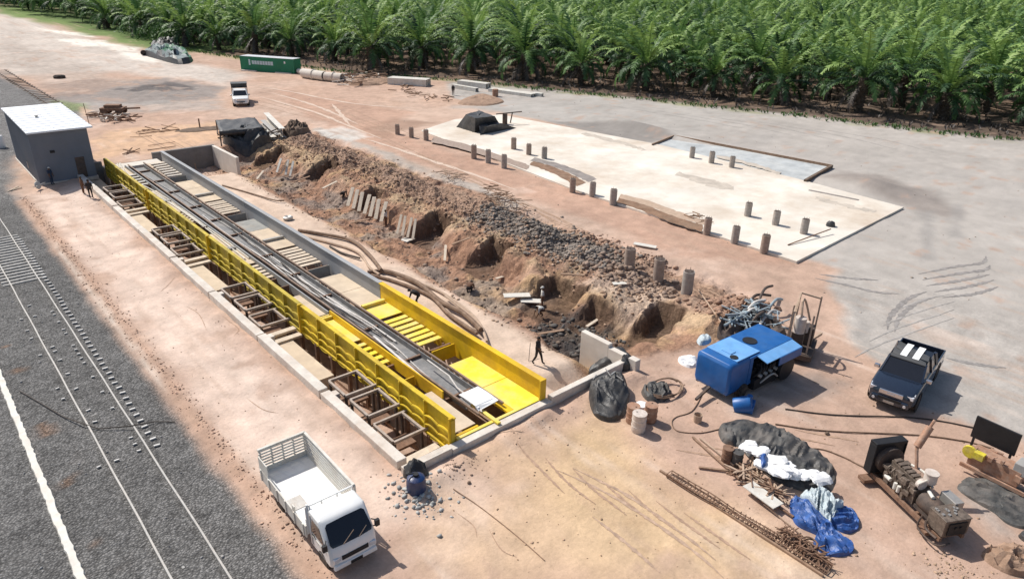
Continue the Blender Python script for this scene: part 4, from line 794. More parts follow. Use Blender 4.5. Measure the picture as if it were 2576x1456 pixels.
def pickup(name,label,cat,loc,rz,paint,canopy=None,stripes=True,hood=None,scale=1):
    r=E(name,label,cat,loc,rz,scale=scale)
    b=MB(); S=[(2.62,.70,.45,.80,.10),(2.55,.82,.40,.95,.12),(2.3,.90,.36,1.04,.13),(1.8,.92,.34,1.10,.13),(1.1,.93,.34,1.14,.12),(.95,.93,.34,1.12,.08),(-.85,.93,.34,1.10,.08),(-.95,.93,.34,1.08,.07)]
    b.loft([rsec(x,w,a,c,q) for x,w,a,c,q in S]); b.build('body',[paint],r,smooth=True)
    b=MB(); b.bb(-2.58,-.95,-.93,-.86,.5,1.12); b.bb(-2.58,-.95,.86,.93,.5,1.12); b.bb(-2.64,-2.58,-.92,.92,.5,1.10); b.bb(-2.60,-2.1,-.95,.95,.38,.62); b.bb(-2.58,-.95,-.88,.88,.42,.60); b.build('cargo_bed',paint,r,bevel=.03)
    b=MB(); b.bb(-2.55,-.98,-.85,.85,.60,.64); b.build('bed_liner','black_plastic',r)
    b=MB(); gl=[(1.15,.80,1.10,1.12,.0),(.35,.70,1.10,1.66,.08),(-.75,.70,1.10,1.68,.08),(-1.0,.80,1.08,1.12,.0)]
    b.loft([[(1.40,-.80,1.08),(1.40,.80,1.08),(1.40,.80,1.12),(1.40,-.80,1.12)],[(.70,-.86,1.08),(.70,.86,1.08),(.70,.72,1.68),(.70,-.72,1.68)],[(-.68,-.86,1.08),(-.68,.86,1.08),(-.72,.72,1.68),(-.72,-.72,1.68)],[(-.98,-.82,1.08),(-.98,.82,1.08),(-.92,.74,1.25),(-.92,-.74,1.25)]])
    b.build('windows','glass_dark',r)
    b=MB(); b.loft([rsec(.80,.72,1.63,1.67,.02,.70,1),rsec(.6,.74,1.64,1.73,.05,.71),rsec(0,.75,1.65,1.77,.06,.72),rsec(-.7,.74,1.65,1.74,.05,.71),rsec(-.84,.72,1.62,1.67,.02,.70,1)]); b.build('roof',hood or 'roof_grey',r,smooth=True)
    for s in (-1,1):
        for p0_,p1_,w_ in (((1.38,s*.82,1.12),(.72,s*.72,1.68),.07),((-.02,s*.885,1.08),(-.02,s*.73,1.68),.07),((-.97,s*.85,1.10),(-.76,s*.73,1.68),.12)): b=MB(); b.bar(p0_,p1_,w_); b.build('pillar',paint,r)
    if stripes:
        for s in (-1,1): b=MB(); b.add([(.62,s*.24-.13,1.742),(.62,s*.24+.13,1.742),(.1,s*.24+.13,1.778),(.1,s*.24-.13,1.778),(-.35,s*.24-.13,1.778),(-.35,s*.24+.13,1.778),(-.70,s*.24+.13,1.756),(-.70,s*.24-.13,1.756)],[(0,1,2,3),(3,2,5,4),(4,5,6,7)]); b.build('roof_stripe','white_sheet',r)
    for s in (-1,1):
        b=MB(); b.loft([[(2.50,s*.50,.80),(2.50,s*.50,.92),(2.46,s*.52,.97)],[(2.46,s*.84,.84),(2.40,s*.86,.98),(2.30,s*.84,1.02)]]); b.box((2.5,s*.66,.88),(.14,.36,.13),rz=-s*.2); b.build('headlight','lamp_glass',r)
        b=MB(); b.box((1.15,s*1.02,1.18),(.14,.22,.17)); b.build('mirror','chrome',r,bevel=.03)
        b=MB(); b.box((-2.62,s*.84,.95),(.06,.12,.24)); b.build('tail_light','drum_rust',r)
        for x in (.75,-.15): b=MB(); b.bar((x-.28,s*.938,.93),(x-.12,s*.938,.93),.03,.03); b.build('door_handle','chrome',r)
        for x in (1.72,-1.62):
            b=MB(); b.lathe([(.45,-.02),(.45,.02),(.40,.021),(.40,-.02)],axis='Y',n=24); o=b.build('wheel_arch','black_plastic',r); o.location=(x,s*.925,.42)
            wheel(r,x,s*.80,.38,.27,s)
    b=MB(); b.box((2.60,0,.84),(.08,.92,.20)); b.build('grille','chrome',r,bevel=.02); b=MB(); b.box((2.655,0,.82),(.03,.30,.06)); b.build('badge','chrome',r)
    b=MB(); b.box((2.60,0,.52),(.20,1.55,.26),taper=.92); b.build('bumper',paint,r,bevel=.05); b=MB(); b.box((2.69,0,.60),(.05,.9,.10)); b.build('air_intake','black_plastic',r)
    b=MB(); b.box((2.715,0,.48),(.02,.42,.11)); b.build('number_plate','steel_grey',r)
    for s in (-1,1): b=MB(); b.cyl((2.66,s*.6,.50),(2.72,s*.6,.50),.06,n=12); b.build('fog_light','lamp_glass',r)
    if canopy:
        b=MB(); b.bb(-2.55,-.98,-.93,-.88,1.13,2.15); b.bb(-2.55,-.98,.88,.93,1.13,2.15); b.bb(-1.02,-.96,-.88,.88,1.7,2.15); b.bb(-2.58,-.93,-.96,.96,2.15,2.22); b.build('canopy',canopy,r)
    return r
# dark pickup
f0=G(2235,1035);f1=G(2350,895)
pickup('pickup_truck','dark navy pickup with two white stripes on its grey roof on the grey lot','pickup truck',(37.35,10.35,0),math.pi+.14,'navy_paint',scale=1.2)
p=G(603,262); pickup('pickup_truck','white pickup with a tall dark canopy over its bed on the far dirt road','pickup truck',(p.x+.4,p.y+.4,gz(p.x,p.y)),math.atan2(-1,-.38),'white_paint',canopy='tarp_black',stripes=False,hood='white_paint',scale=1.25)
# small white lorry
lr=E('small_lorry','small white lorry with open high sided bed parked between the track and the pit','lorry',(8.75,20.85,0),-math.pi/2-.02,scale=1.04)
WP='white_paint'
b=MB(); prof=[(2.78,.48),(2.82,.62),(2.80,.98),(2.66,1.22),(2.12,1.93),(1.98,2.0),(1.28,2.02),(1.20,1.96),(1.20,.48)]
def csec(y,sh): return [(x-(sh if x>2 else 0)*(.6 if z>1 else 1),y,z-(.05 if z>1.9 and abs(y)>.8 else 0)) for x,z in prof]
b.loft([csec(-.88,.14),csec(-.80,.05),csec(-.4,0),csec(.4,0),csec(.80,.05),csec(.88,.14)]); b.build('cab',WP,lr,smooth=True,bevel=.02)
b=MB(); n_=Vector((.71,0,.54)).normalized()*.022
vs=[Vector(p)+n_ for p in ((2.655,-.74,1.24),(2.675,-.3,1.22),(2.675,.3,1.22),(2.655,.74,1.24),(2.60,.79,1.33),(2.20,.74,1.81),(2.14,.66,1.875),(2.13,0,1.885),(2.14,-.66,1.875),(2.20,-.74,1.81),(2.60,-.79,1.33))]
b.add(vs,[tuple(range(len(vs)))]); b.build('windscreen','glass_dark',lr)
for s in (-1,1):
    b=MB(); vs=[(x,s*.895,z) for x,z in ((2.34,1.15),(2.02,1.75),(1.50,1.80),(1.36,1.18))]; vs+=[(x,s*.87,z) for x,y,z in [(v[0],0,v[2]) for v in vs]]; b.add(vs,[(0,1,2,3),(0,4,5,1),(1,5,6,2),(2,6,7,3),(3,7,4,0)]); b.build('side_window','glass_dark',lr)
    b=MB(); b.box((2.62,s*1.0,1.38),(.12,.16,.26)); b.bar((2.45,s*.86,1.5),(2.62,s*.98,1.5),.03); b.bar((2.5,s*.86,1.2),(2.62,s*.98,1.28),.03); b.build('mirror','black_plastic',lr)
    b=MB(); b.box((2.78,s*.68,.78),(.10,.26,.17),rz=-s*.2); b.build('headlight','lamp_glass',lr,bevel=.02)
    b=MB(); b.bar((1.45,s*.902,1.08),(1.60,s*.902,1.08),.03); b.build('door_handle','black_plastic',lr)
    b=MB(); b.lathe([(.44,-.01),(.44,.03),(.3,.03),(.3,-.01)],axis='Y',n=20); o=b.build('wheel_arch','black_plastic',lr); o.location=(2.05,s*.85,.42)
    wheel(lr,2.05,s*.76,.36,.24,s); wheel(lr,-1.55,s*.74,.36,.34,s)
b=MB(); b.box((2.81,0,.80),(.06,1.0,.16)); b.build('grille','black_plastic',lr); b=MB(); b.box((2.80,0,.50),(.16,1.66,.2),taper=.95); b.build('bumper',WP,lr,bevel=.04)
b=MB(); b.box((2.885,0,.50),(.02,.45,.12)); b.build('number_plate','black_plastic',lr)
b=MB(); b.bb(-2.85,1.2,-.42,-.32,.42,.62); b.bb(-2.85,1.2,.32,.42,.42,.62); b.bb(-1.0,-.3,-.85,-.45,.4,.75); b.build('chassis','steel_dark',lr)
b=MB(); b.bb(-3.0,1.08,-.94,.94,.82,.92); b.build('bed_floor',WP,lr)
HB=2.0
b=MB(); b.bb(-3.0,1.08,.94,.99,.80,1.15)
for q in range(6): b.bb(-3.0,1.08,.945,.985,1.21+q*.135,1.21+q*.135+.075)
for i in range(8): b.bb(-2.95+i*.57,-2.88+i*.57,.99,1.03,.80,HB)
b.bb(-3.0,1.08,.92,1.02,HB,HB+.05); b.build('side_panel','white_dirty',lr,label='tall side panel')
b=MB(); b.bb(-3.05,-3.0,-.94,.99,.80,1.15)
for q in range(6): b.bb(-3.045,-3.005,-.94,.99,1.21+q*.135,1.21+q*.135+.075)
for i in range(5): b.bb(-3.09,-3.05,-.9+i*.45,-.84+i*.45,.80,HB)
b.bb(-3.07,-2.97,-.96,1.0,HB,HB+.05); b.build('tailgate','white_dirty',lr)
b=MB(); b.bb(-3.0,1.08,-.99,-.94,.70,1.22); b.bb(-3.0,-2.2,-.985,-.945,1.22,1.75); b.bb(-.0,.18,-.985,-.93,1.22,1.45); 
for i in range(6): b.bb(-2.9+i*.75,-2.82+i*.75,-1.02,-.99,.70,1.22)
b.build('side_panel','white_dirty',lr,label='low side panel')
b=MB(); b.bb(1.02,1.10,-.94,.94,.92,1.5); 
for y in (-.9,-.3,.3,.9): b.bar((1.08,y,1.4),(1.08,y,2.02),.05)
b.bar((1.08,-.9,2.02),(1.08,.9,2.02),.05); b.cyl((1.12,-.80,.6),(1.12,-.86,2.15),.045,n=8); b.cyl((1.2,-.72,1.0),(1.18,-.8,2.15),.03,n=8); b.build('headboard',WP,lr)
b=MB(); b.bar((2.70,-.35,1.24),(2.52,.15,1.47),.025); b.bar((2.70,.25,1.24),(2.55,.62,1.42),.025); b.build('wipers','steel_dark',lr)
for s in (-1,1): b=MB(); b.bar((1.36,s*.893,.55),(1.36,s*.893,1.85),.02); b.bar((2.34,s*.893,.95),(2.34,s*.893,1.15),.02); b.bar((1.36,s*.893,.98),(2.45,s*.893,.98),.02); b.build('door_seam','steel_grey',lr)
b=MB(); b.bb(-.9,-.2,-.9,-.3,.925,.94); b.build('bed_mat','steel_grey',lr)
# ---------------------------------------------------------------- green container
a=G(608,177);c=G(742,187); rz=math.atan2(c.y-a.y,c.x-a.x)
ct=E('shipping_container','long green shipping container with pale roof standing before the palms','container',(a.x,a.y,gz(a.x,a.y)),rz)
Lc,Wc,Hc=12.3,2.44,2.75
b=MB(); b.bb(0,Lc,0,Wc,.12,Hc)
for i in range(44): b.bb(.2+i*.27,.33+i*.27,-.035,0,.25,Hc-.15)
for i in range(8): b.bb(Lc,Lc+.03,.15+i*.28,.28+i*.28,.25,Hc-.15)
b.build('body','green_paint',ct)
b=MB(); b.bb(-.02,Lc+.04,-.02,Wc+.02,Hc,Hc+.06); b.build('roof','container_roof',ct)
b=MB(); b.bb(-.06,.08,-.06,.08,.0,Hc+.02); b.bb(Lc-.06,Lc+.06,-.06,.08,.0,Hc+.02); b.bb(0,Lc,-.05,.06,.0,.16); b.bb(0,Lc,-.05,.06,Hc-.12,Hc-.01); b.build('frame','green_paint',ct)
b=MB(); b.bb(1.95,2.35,-.042,-.036,1.15,2.25)
x=2.7
for wd in (.5,.55,.5,.6,.5,.55,.5,.6):
    b.bb(x,x+wd,-.042,-.036,1.35,2.05); x+=wd+.09
b.build('lettering','letter_pale',ct)
b=MB(); b.bb(Lc-2.15,Lc-1.8,-.042,-.036,1.85,2.25); b.build('label_plate','white_sheet',ct)
b=MB(); 
for i in range(2): b.box((2+i*8,-.35,.1),(3.5,.5,.2),rz=.02)
o=b.build('concrete_sill','concrete_pale',None); o.location=ct.location; o.rotation_euler=(0,0,rz); tag(o,'pale concrete footing strips along the front of the green container','footing')
# ---------------------------------------------------------------- concrete pipe, stacked channels
def concrete_pipe(uv0,uv1,r,m,label):
    a=G(*uv0);c=G(*uv1); b=MB(); d=(c-a).length
    rr=[(r,0),(r,d*.47),(r*1.15,d*.48),(r*1.15,d*.52),(r,d*.53),(r,d),(r*.82,d),(r*.8,d*.1),(r*.8,0)]
    b.lathe(rr,axis='X',n=24); o=b.build('concrete_pipe',m,smooth=True); o.location=(a.x,a.y,r); o.rotation_euler=(0,0,math.atan2(c.y-a.y,c.x-a.x)); tag(o,label,'pipe','pipes lying by the container')
concrete_pipe((764,196),(818,204),.85,'concrete_pale','thick pale concrete pipe lying right of the green container')
concrete_pipe((820,204),(862,208),.80,'concrete','greyer concrete pipe lying end to end with the pale one')
concrete_pipe((752,186),(764,190),.5,'concrete_pale','short pale pipe end close to the corner of the green container')
def channel(uv0,uv1,label,n=3,w_=.9,h=.7,z=0):
    a=G(*uv0);c=G(*uv1);d=(c-a).length; r=E('stacked_beams',label,'beams',(a.x,a.y,gz(a.x,a.y)+z),math.atan2(c.y-a.y,c.x-a.x),'white beams lying at the palm edge')
    for i in range(n):
        b=MB(); y=i*w_*1.02; b.bb(0,d,y,y+w_*.12,0,h); b.bb(0,d,y+w_*.88,y+w_,0,h); b.bb(0,d,y+w_*.12,y+w_*.88,h-.09,h-.002); b.build('beam','white_dirty',r)
channel((975,213),(1072,219),'tallest stack of white channel beams, left of the other white beams',3,.8,1.2)
channel((1136,222),(1196,232),'short low white beams beside the standing man at the palm edge',1,.8,.7)
channel((1150,215),(1222,224),'white beams right behind the short ones at the palm edge',2,.8,.9)
channel((1228,231),(1335,246),'long pair of white beams farthest right at the palm edge',2,.8,.55)
channel((1300,238),(1362,244),'short white beam behind the right end of the long pair',1,.9,.5)
channel((905,186),(960,190),'thin pale beam lying in the debris left of the tallest stack',1,.7,.35)
# debris sticks
sticks('timber_scrap','grey brown pile of scrap timber right of the concrete pipes','scrap pile',[(870,200),(895,196),(920,204),(950,198),(900,212),(935,192)],70,3.2,.16,'wood_brown',.9)
sticks('timber_scrap','pale broken pieces lying on the timber pile right of the pipes','scrap pile',[(875,205),(900,200),(940,206),(860,212)],26,2.6,.14,'concrete_pale',.9)
heap('scrap_mound',g2([(850,206),(880,190),(960,194),(985,205),(950,216),(880,216)]),.7,'soil_brown','low brown mound under the scrap timber by the concrete pipes','mound',seed=9,ridge=.8)
sticks('timber_scrap','scattered dark sticks on the dirt in front of the white channel beams','scrap pile',[(1000,232),(1040,240),(1080,245),(1120,250),(1020,222)],30,2.5,.1,'wood_brown',.15)
heap('soil_heap',g2([(1150,262),(1180,245),(1215,238),(1240,245),(1270,258),(1220,268)]),.5,'soil_brown','reddish soil mound in front of the white beams at the palm edge','soil heap',seed=10)
for i,(u,v) in enumerate(((1246,243),)):
    p=GG(u,v); b=MB(); b.cyl((0,0,0),(0,0,1.2),.5,n=14); o=b.build('rusty_barrel','drum_rust',smooth=True); o.location=p; tag(o,'rusty brown barrel standing before the long white beams','barrel')
# covered machine heap far left
o=heap('covered_heap',g2([(362,138),(385,128),(430,125),(470,135),(486,155),(450,163),(405,152)]),1.9,'net_pale','large grey green tarpaulin covered heap left of the container','covered heap',seed=11,ridge=1.0,prof=.4,mats=['net_far','tarp_green','tarp_black'],matfn=lambda x,y,z: 1 if (fbm([x],[y],5,2,k=90)[0]+(x-G(430,140).x)*.12>.22) else (2 if z<.9 else 0))
o=heap('covered_heap',g2([(380,124),(395,112),(440,110),(455,124),(420,130)]),2.0,'tarp_black','dark covered heap behind the grey green one by the palms','covered heap',seed=12,prof=.4)
b=MB(); p=GG(368,140); b.lathe([(.3,-.2),(.6,-.2),(.6,.2),(.3,.2)],axis='Y',n=16); o=b.build('loose_tyre','rubber',smooth=True); o.location=p+Vector((-.5,0,.6)); tag(o,'dark tyre at the left end of the grey green covered heap','tyre')  # loose tyre standing on edge
b=MB(); b.lathe([(.5,0),(.95,.02),(1.0,.3),(.85,.5),(.55,.3)],n=16); o=b.build('loose_tyre','rubber',smooth=True); o.location=GG(150,197); tag(o,'small dark ring lying on the far left dirt','ring')
# black tent shed, girders, rubble at the far end of the pit
sh=E('tarp_shelter','dark tarpaulin shelter on poles standing behind the far end of the pit','shelter',G(575,360),0); S0=G(575,360)
def shp(b,name,m,**k): o=b.build(name,m,sh,**k); o.matrix_parent_inverse=Matrix.Translation(-S0); return o
T_=[G(552,331,1.75),G(664,322,1.75),G(640,296,1.75),G(543,303,1.75)]
for i,p in enumerate(T_): b=MB(); b.bar((p.x,p.y,0),p,.12); shp(b,'pole','steel_dark')
b=MB(); vs=[];N_=12
for i in range(N_+1):
    for j in range(N_+1):
        s_,t_=i/N_,j/N_; p=T_[0].lerp(T_[1],s_).lerp(T_[3].lerp(T_[2],s_),t_); sag=-.12*math.sin(math.pi*s_)*math.sin(math.pi*t_)+.10*abs(math.sin(5*s_+4*t_))-.08*abs(math.sin(11*s_-6*t_)); vs.append(p+Vector((0,0,sag)))
b.add(vs,[(i*(N_+1)+j,i*(N_+1)+j+1,(i+1)*(N_+1)+j+1,(i+1)*(N_+1)+j) for i in range(N_) for j in range(N_)])
b.add([p+Vector((0,0,dz)) for dz in (-.55,.02) for p in T_[:2]]+[],[(0,1,3,2)]); o=shp(b,'canopy','tarp_black',smooth=True); sol=o.modifiers.new('t','SOLIDIFY'); sol.thickness=.03
heapobj=heap('machine',g2([(560,360),(600,345),(655,340),(682,352),(668,362),(610,370)]),1.5,'tarp_black',None,None,seed=13,prof=.3,parent=sh,ridge=1.2,fs=.7,nr_=18); heapobj.matrix_parent_inverse=Matrix.Translation(-S0)
b=MB()
for i in range(14): p=GG(rnd.uniform(570,680),rnd.uniform(340,362)); b.box(p+Vector((0,0,rnd.uniform(.2,1.4))),(rnd.uniform(.3,1.2),rnd.uniform(.2,.8),rnd.uniform(.15,.6)),rz=rnd.uniform(0,3))
shp(b,'machine_frame','steel_dark')
sticks('steel_scrap','dark tangled steel pieces scattered around the tarpaulin shelter','scrap pile',[(560,345),(590,330),(640,330),(660,345),(690,345)],34,2.2,.1,'steel_dark',.8)
for i,(a_,c_,lb) in enumerate((((672,305),(712,345),'pale grey steel girder farthest from the shelter, lying on edge'),((662,312),(702,350),'pale grey steel girder lying between two others by the shelter'),((650,322),(690,352),'thin pale girder closest to the tarpaulin shelter'))):
    p=GG(*a_);q_=GG(*c_); b=MB(); d=(q_-p); L=d.length; hh=[1.1,.5,.3][i]; b.bb(0,L,-.35,.35,hh-.04,hh); b.bb(0,L,-.35,.35,0,.04); b.bb(0,L,-.03,.03,.04,hh-.04); 
    o=b.build('steel_girder',['white_dirty','steel_grey','white_dirty'][i]); o.location=p+Vector((0,0,.05)); o.rotation_euler=(0,0,math.atan2(d.y,d.x)); tag(o,lb,'girder','girders by the shelter')
heap('rubble_heap',g2([(712,330),(735,312),(770,322),(780,334),(750,345),(720,345)]),.9,'soil_dark','dark broken rubble heap right of the pale girders','rubble heap',seed=14,ridge=1.6,fs=.6)
strip('soil_mark',[(440,331),(480,332),(555,325)],.05,'soil_dark','long dark brown soil mark on the dirt left of the dark shelter','soil',side2=[(442,329),(480,322),(560,316)])
b=MB(); b.bar((0,0,0),(0,0,1.2),.14); o=b.build('short_post','steel_rust'); o.location=GG(503,322); tag(o,'short brown post standing in the dark soil mark','post')
# trolley and scrap behind the building
p=GG(288,288); b=MB(); b.box((0,0,.8),(3.0,1.8,.35)); b.box((0,0,1.15),(2.0,1.2,.4)); b.bar((1.2,0,.8),(3.4,.5,.8),.2)
for s in (-1,1):
    for x in (-1,1): b.lathe([(.05,-.12),(.5,-.12),(.5,.12),(.05,.12)],(x,s*.8,.5),axis='Y',n=14)
o=b.build('rail_trolley','steel_rust'); o.location=p; o.rotation_euler=(0,0,-.6); tag(o,'rusty brown trolley standing on the dirt behind the white roofed building','trolley')
sticks('steel_scrap','rusty and pale scrap lying between the white roof and the brown trolley','scrap pile',[(240,292),(260,298),(300,298),(280,305),(330,300)],36,2.0,.13,'steel_rust',.4)
sticks('pale_scrap','pale bits of scrap beside the right edge of the white roof','scrap pile',[(245,292),(265,300),(290,302),(310,292)],24,1.3,.14,'concrete_pale',.4)
sticks('loose_bars','thin rusty bars lying on the orange dirt before the far deck end','scrap pile',[(330,380),(370,330),(420,325),(400,370),(360,345)],16,3.5,.07,'steel_rust',.05)
# excavation: boards, planks, slabs
def board(uv,z0,lean,L,w_,rz,m,label,name='formwork_board',group='boards leaning in the excavation',cat='board'):
    p=G(uv[0],uv[1],z0)+Vector((-.55,-.3,.25)); b=MB(); b.box((0,0,L/2),(w_,.07,L)); o=b.build(name,m); o.location=p; o.rotation_euler=(lean,0,rz); return tag(o,label,cat,group)
ordn2=['first','second','third','fourth','fifth']
ordn=['first','second','third','fourth','fifth','sixth','seventh','eighth']
for i in range(7): board((884+14*i,520+6.5*i),-1.4,-.85,2.1,.34,-.9+.05*(i%3),'wood_pale','pale board leaning on the trench bank, %s from the left in the long row'%ordn[i])
for i in range(4): board((1008+13*i,590+4*i),-1.5,-.8,1.9,.22,-.9+.08*(i%2),'wood_pale','narrow pale board in the short row beside a dark footing hole, %s from the left'%ordn[i])
for i in range(4): board((706+11*i,436+3*i),-1.3,[-.7,.5,-.6,-.6][i],1.7,.24,[-1,.9,-.9,-1][i],'white_dirty','white board at the far left footing hole, %s from the left'%ordn[i])
for uv,s,rz,lb in (((1025,607),(1.1,.8),.3,'small white square sheet on the trench floor below the short row of boards'),((1300,748),(1.9,.6),-.55,'long white plank lying flat on the trench floor, upper of two'),((1338,762),(1.6,.6),-.7,'white plank lying flat on the trench floor, lower of two'),((1560,718),(1.1,.4),-.5,'small white sheet on the dry ground between two footing holes'),((1622,622),(1.8,.5),-1.1,'pale plank lying on the outer edge of the spoil ridge')):
    p=GG(*uv); b=MB(); b.box((0,0,.05),(s[0],s[1],.06)); o=b.build('flat_board','white_dirty'); o.location=p+Vector((0,0,.12)); o.rotation_euler=(.04,.03,rz); tag(o,lb,'board')
for k_,(uv,L_,rz,z_) in enumerate((((830,470),2.2,.4,.2),((905,560),1.8,-.6,.15),((1120,640),2.4,.9,.15),((1160,612),1.6,-.3,.2),((1265,700),2.0,.3,.15),((1440,700),1.7,-.9,.3),((1500,812),2.2,.1,.2),((760,455),1.8,-.2,.2),((655,445),2.0,.8,.2),((1385,840),1.8,-.4,.15))):
    b=MB(); b.box((0,0,0),(L_,.2,.06)); o=b.build('loose_plank',['wood_pale','wood_brown'][k_%2]); o.location=GG(*uv)+Vector((0,0,z_)); o.rotation_euler=(.1,rnd.uniform(-.25,.25),rz); tag(o,['pale','brown'][k_%2]+' loose plank dropped on the trench floor, '+ordn2[k_//2]+' of its colour from the far end','plank','planks dropped on the trench floor')
sticks('root_tangle','grey tangle of sticks and roots on the spoil ridge','sticks',[(1235,490),(1260,500),(1290,520),(1250,515),(1310,530)],60,1.8,.05,'wood_brown',.9)
sticks('reed_bundle','bundle of thin tan stems on the left slope of the spoil ridge','sticks',[(1110,440),(1130,448),(1150,452)],24,1.8,.05,'hose_tan',.5)
b=MB(); a=GG(1755,742);c=GG(1812,822); b.bar(a+Vector((0,0,.4)),c+Vector((0,0,.3)),.06); tag(b.build('pale_pole','hose_tan'),'thin pale pole lying aslant beside the blue compressor heap','pole')
# big hoses beside the steel wall
HS=[([(752,583),(800,592),(880,610),(925,645),(960,690)],.13,'hose_brown','thick brown hose nearest the trench, at the middle of the grey wall'),
([(765,598),(830,615),(900,640),(930,680),(955,700)],.09,'hose_tan','tan hose curving beside the middle of the grey wall'),
([(830,622),(860,640),(905,655)],.08,'cable_dark','short black hose on the pale strip by the grey wall'),
([(925,690),(975,690),(1050,720),(1110,770),(1165,800),(1210,845)],.16,'hose_brown','long thick brown hose beside the yellow wall, outermost'),
([(935,695),(1000,715),(1080,750),(1130,800),(1200,850)],.11,'hose_brown','brown hose beside the yellow wall, second from outside'),
([(1000,700),(1090,730),(1160,775),(1205,820),(1225,870)],.09,'hose_tan','tan hose looping beside the yellow wall to its far end'),
([(1095,745),(1130,790),(1170,825),(1215,838),(1180,800),(1120,755)],.07,'hose_tan','thin tan hose bent back on itself near the standing man'),
([(560,468),(640,492),(690,508),(715,510)],.07,'hose_brown','thin brown pipe on the pale strip at the far part of the grey wall')]
for P_,r,m,lb in HS:
    cable('hose',smoothpts([GG(*q)+Vector((0,0,r+.05*i)) for i,q in enumerate(P_)],40),r,m,lb,'hose','hoses lying beside the deck wall',8)
p=GG(725,553); b=MB(); b.lathe([(.02,0),(.38,0),(.42,.25),(.3,.32),(.02,.2)],n=16); o=b.build('basin','steel_grey',smooth=True); o.location=p; tag(o,'small round grey basin on the pale strip outside the grey wall','basin')
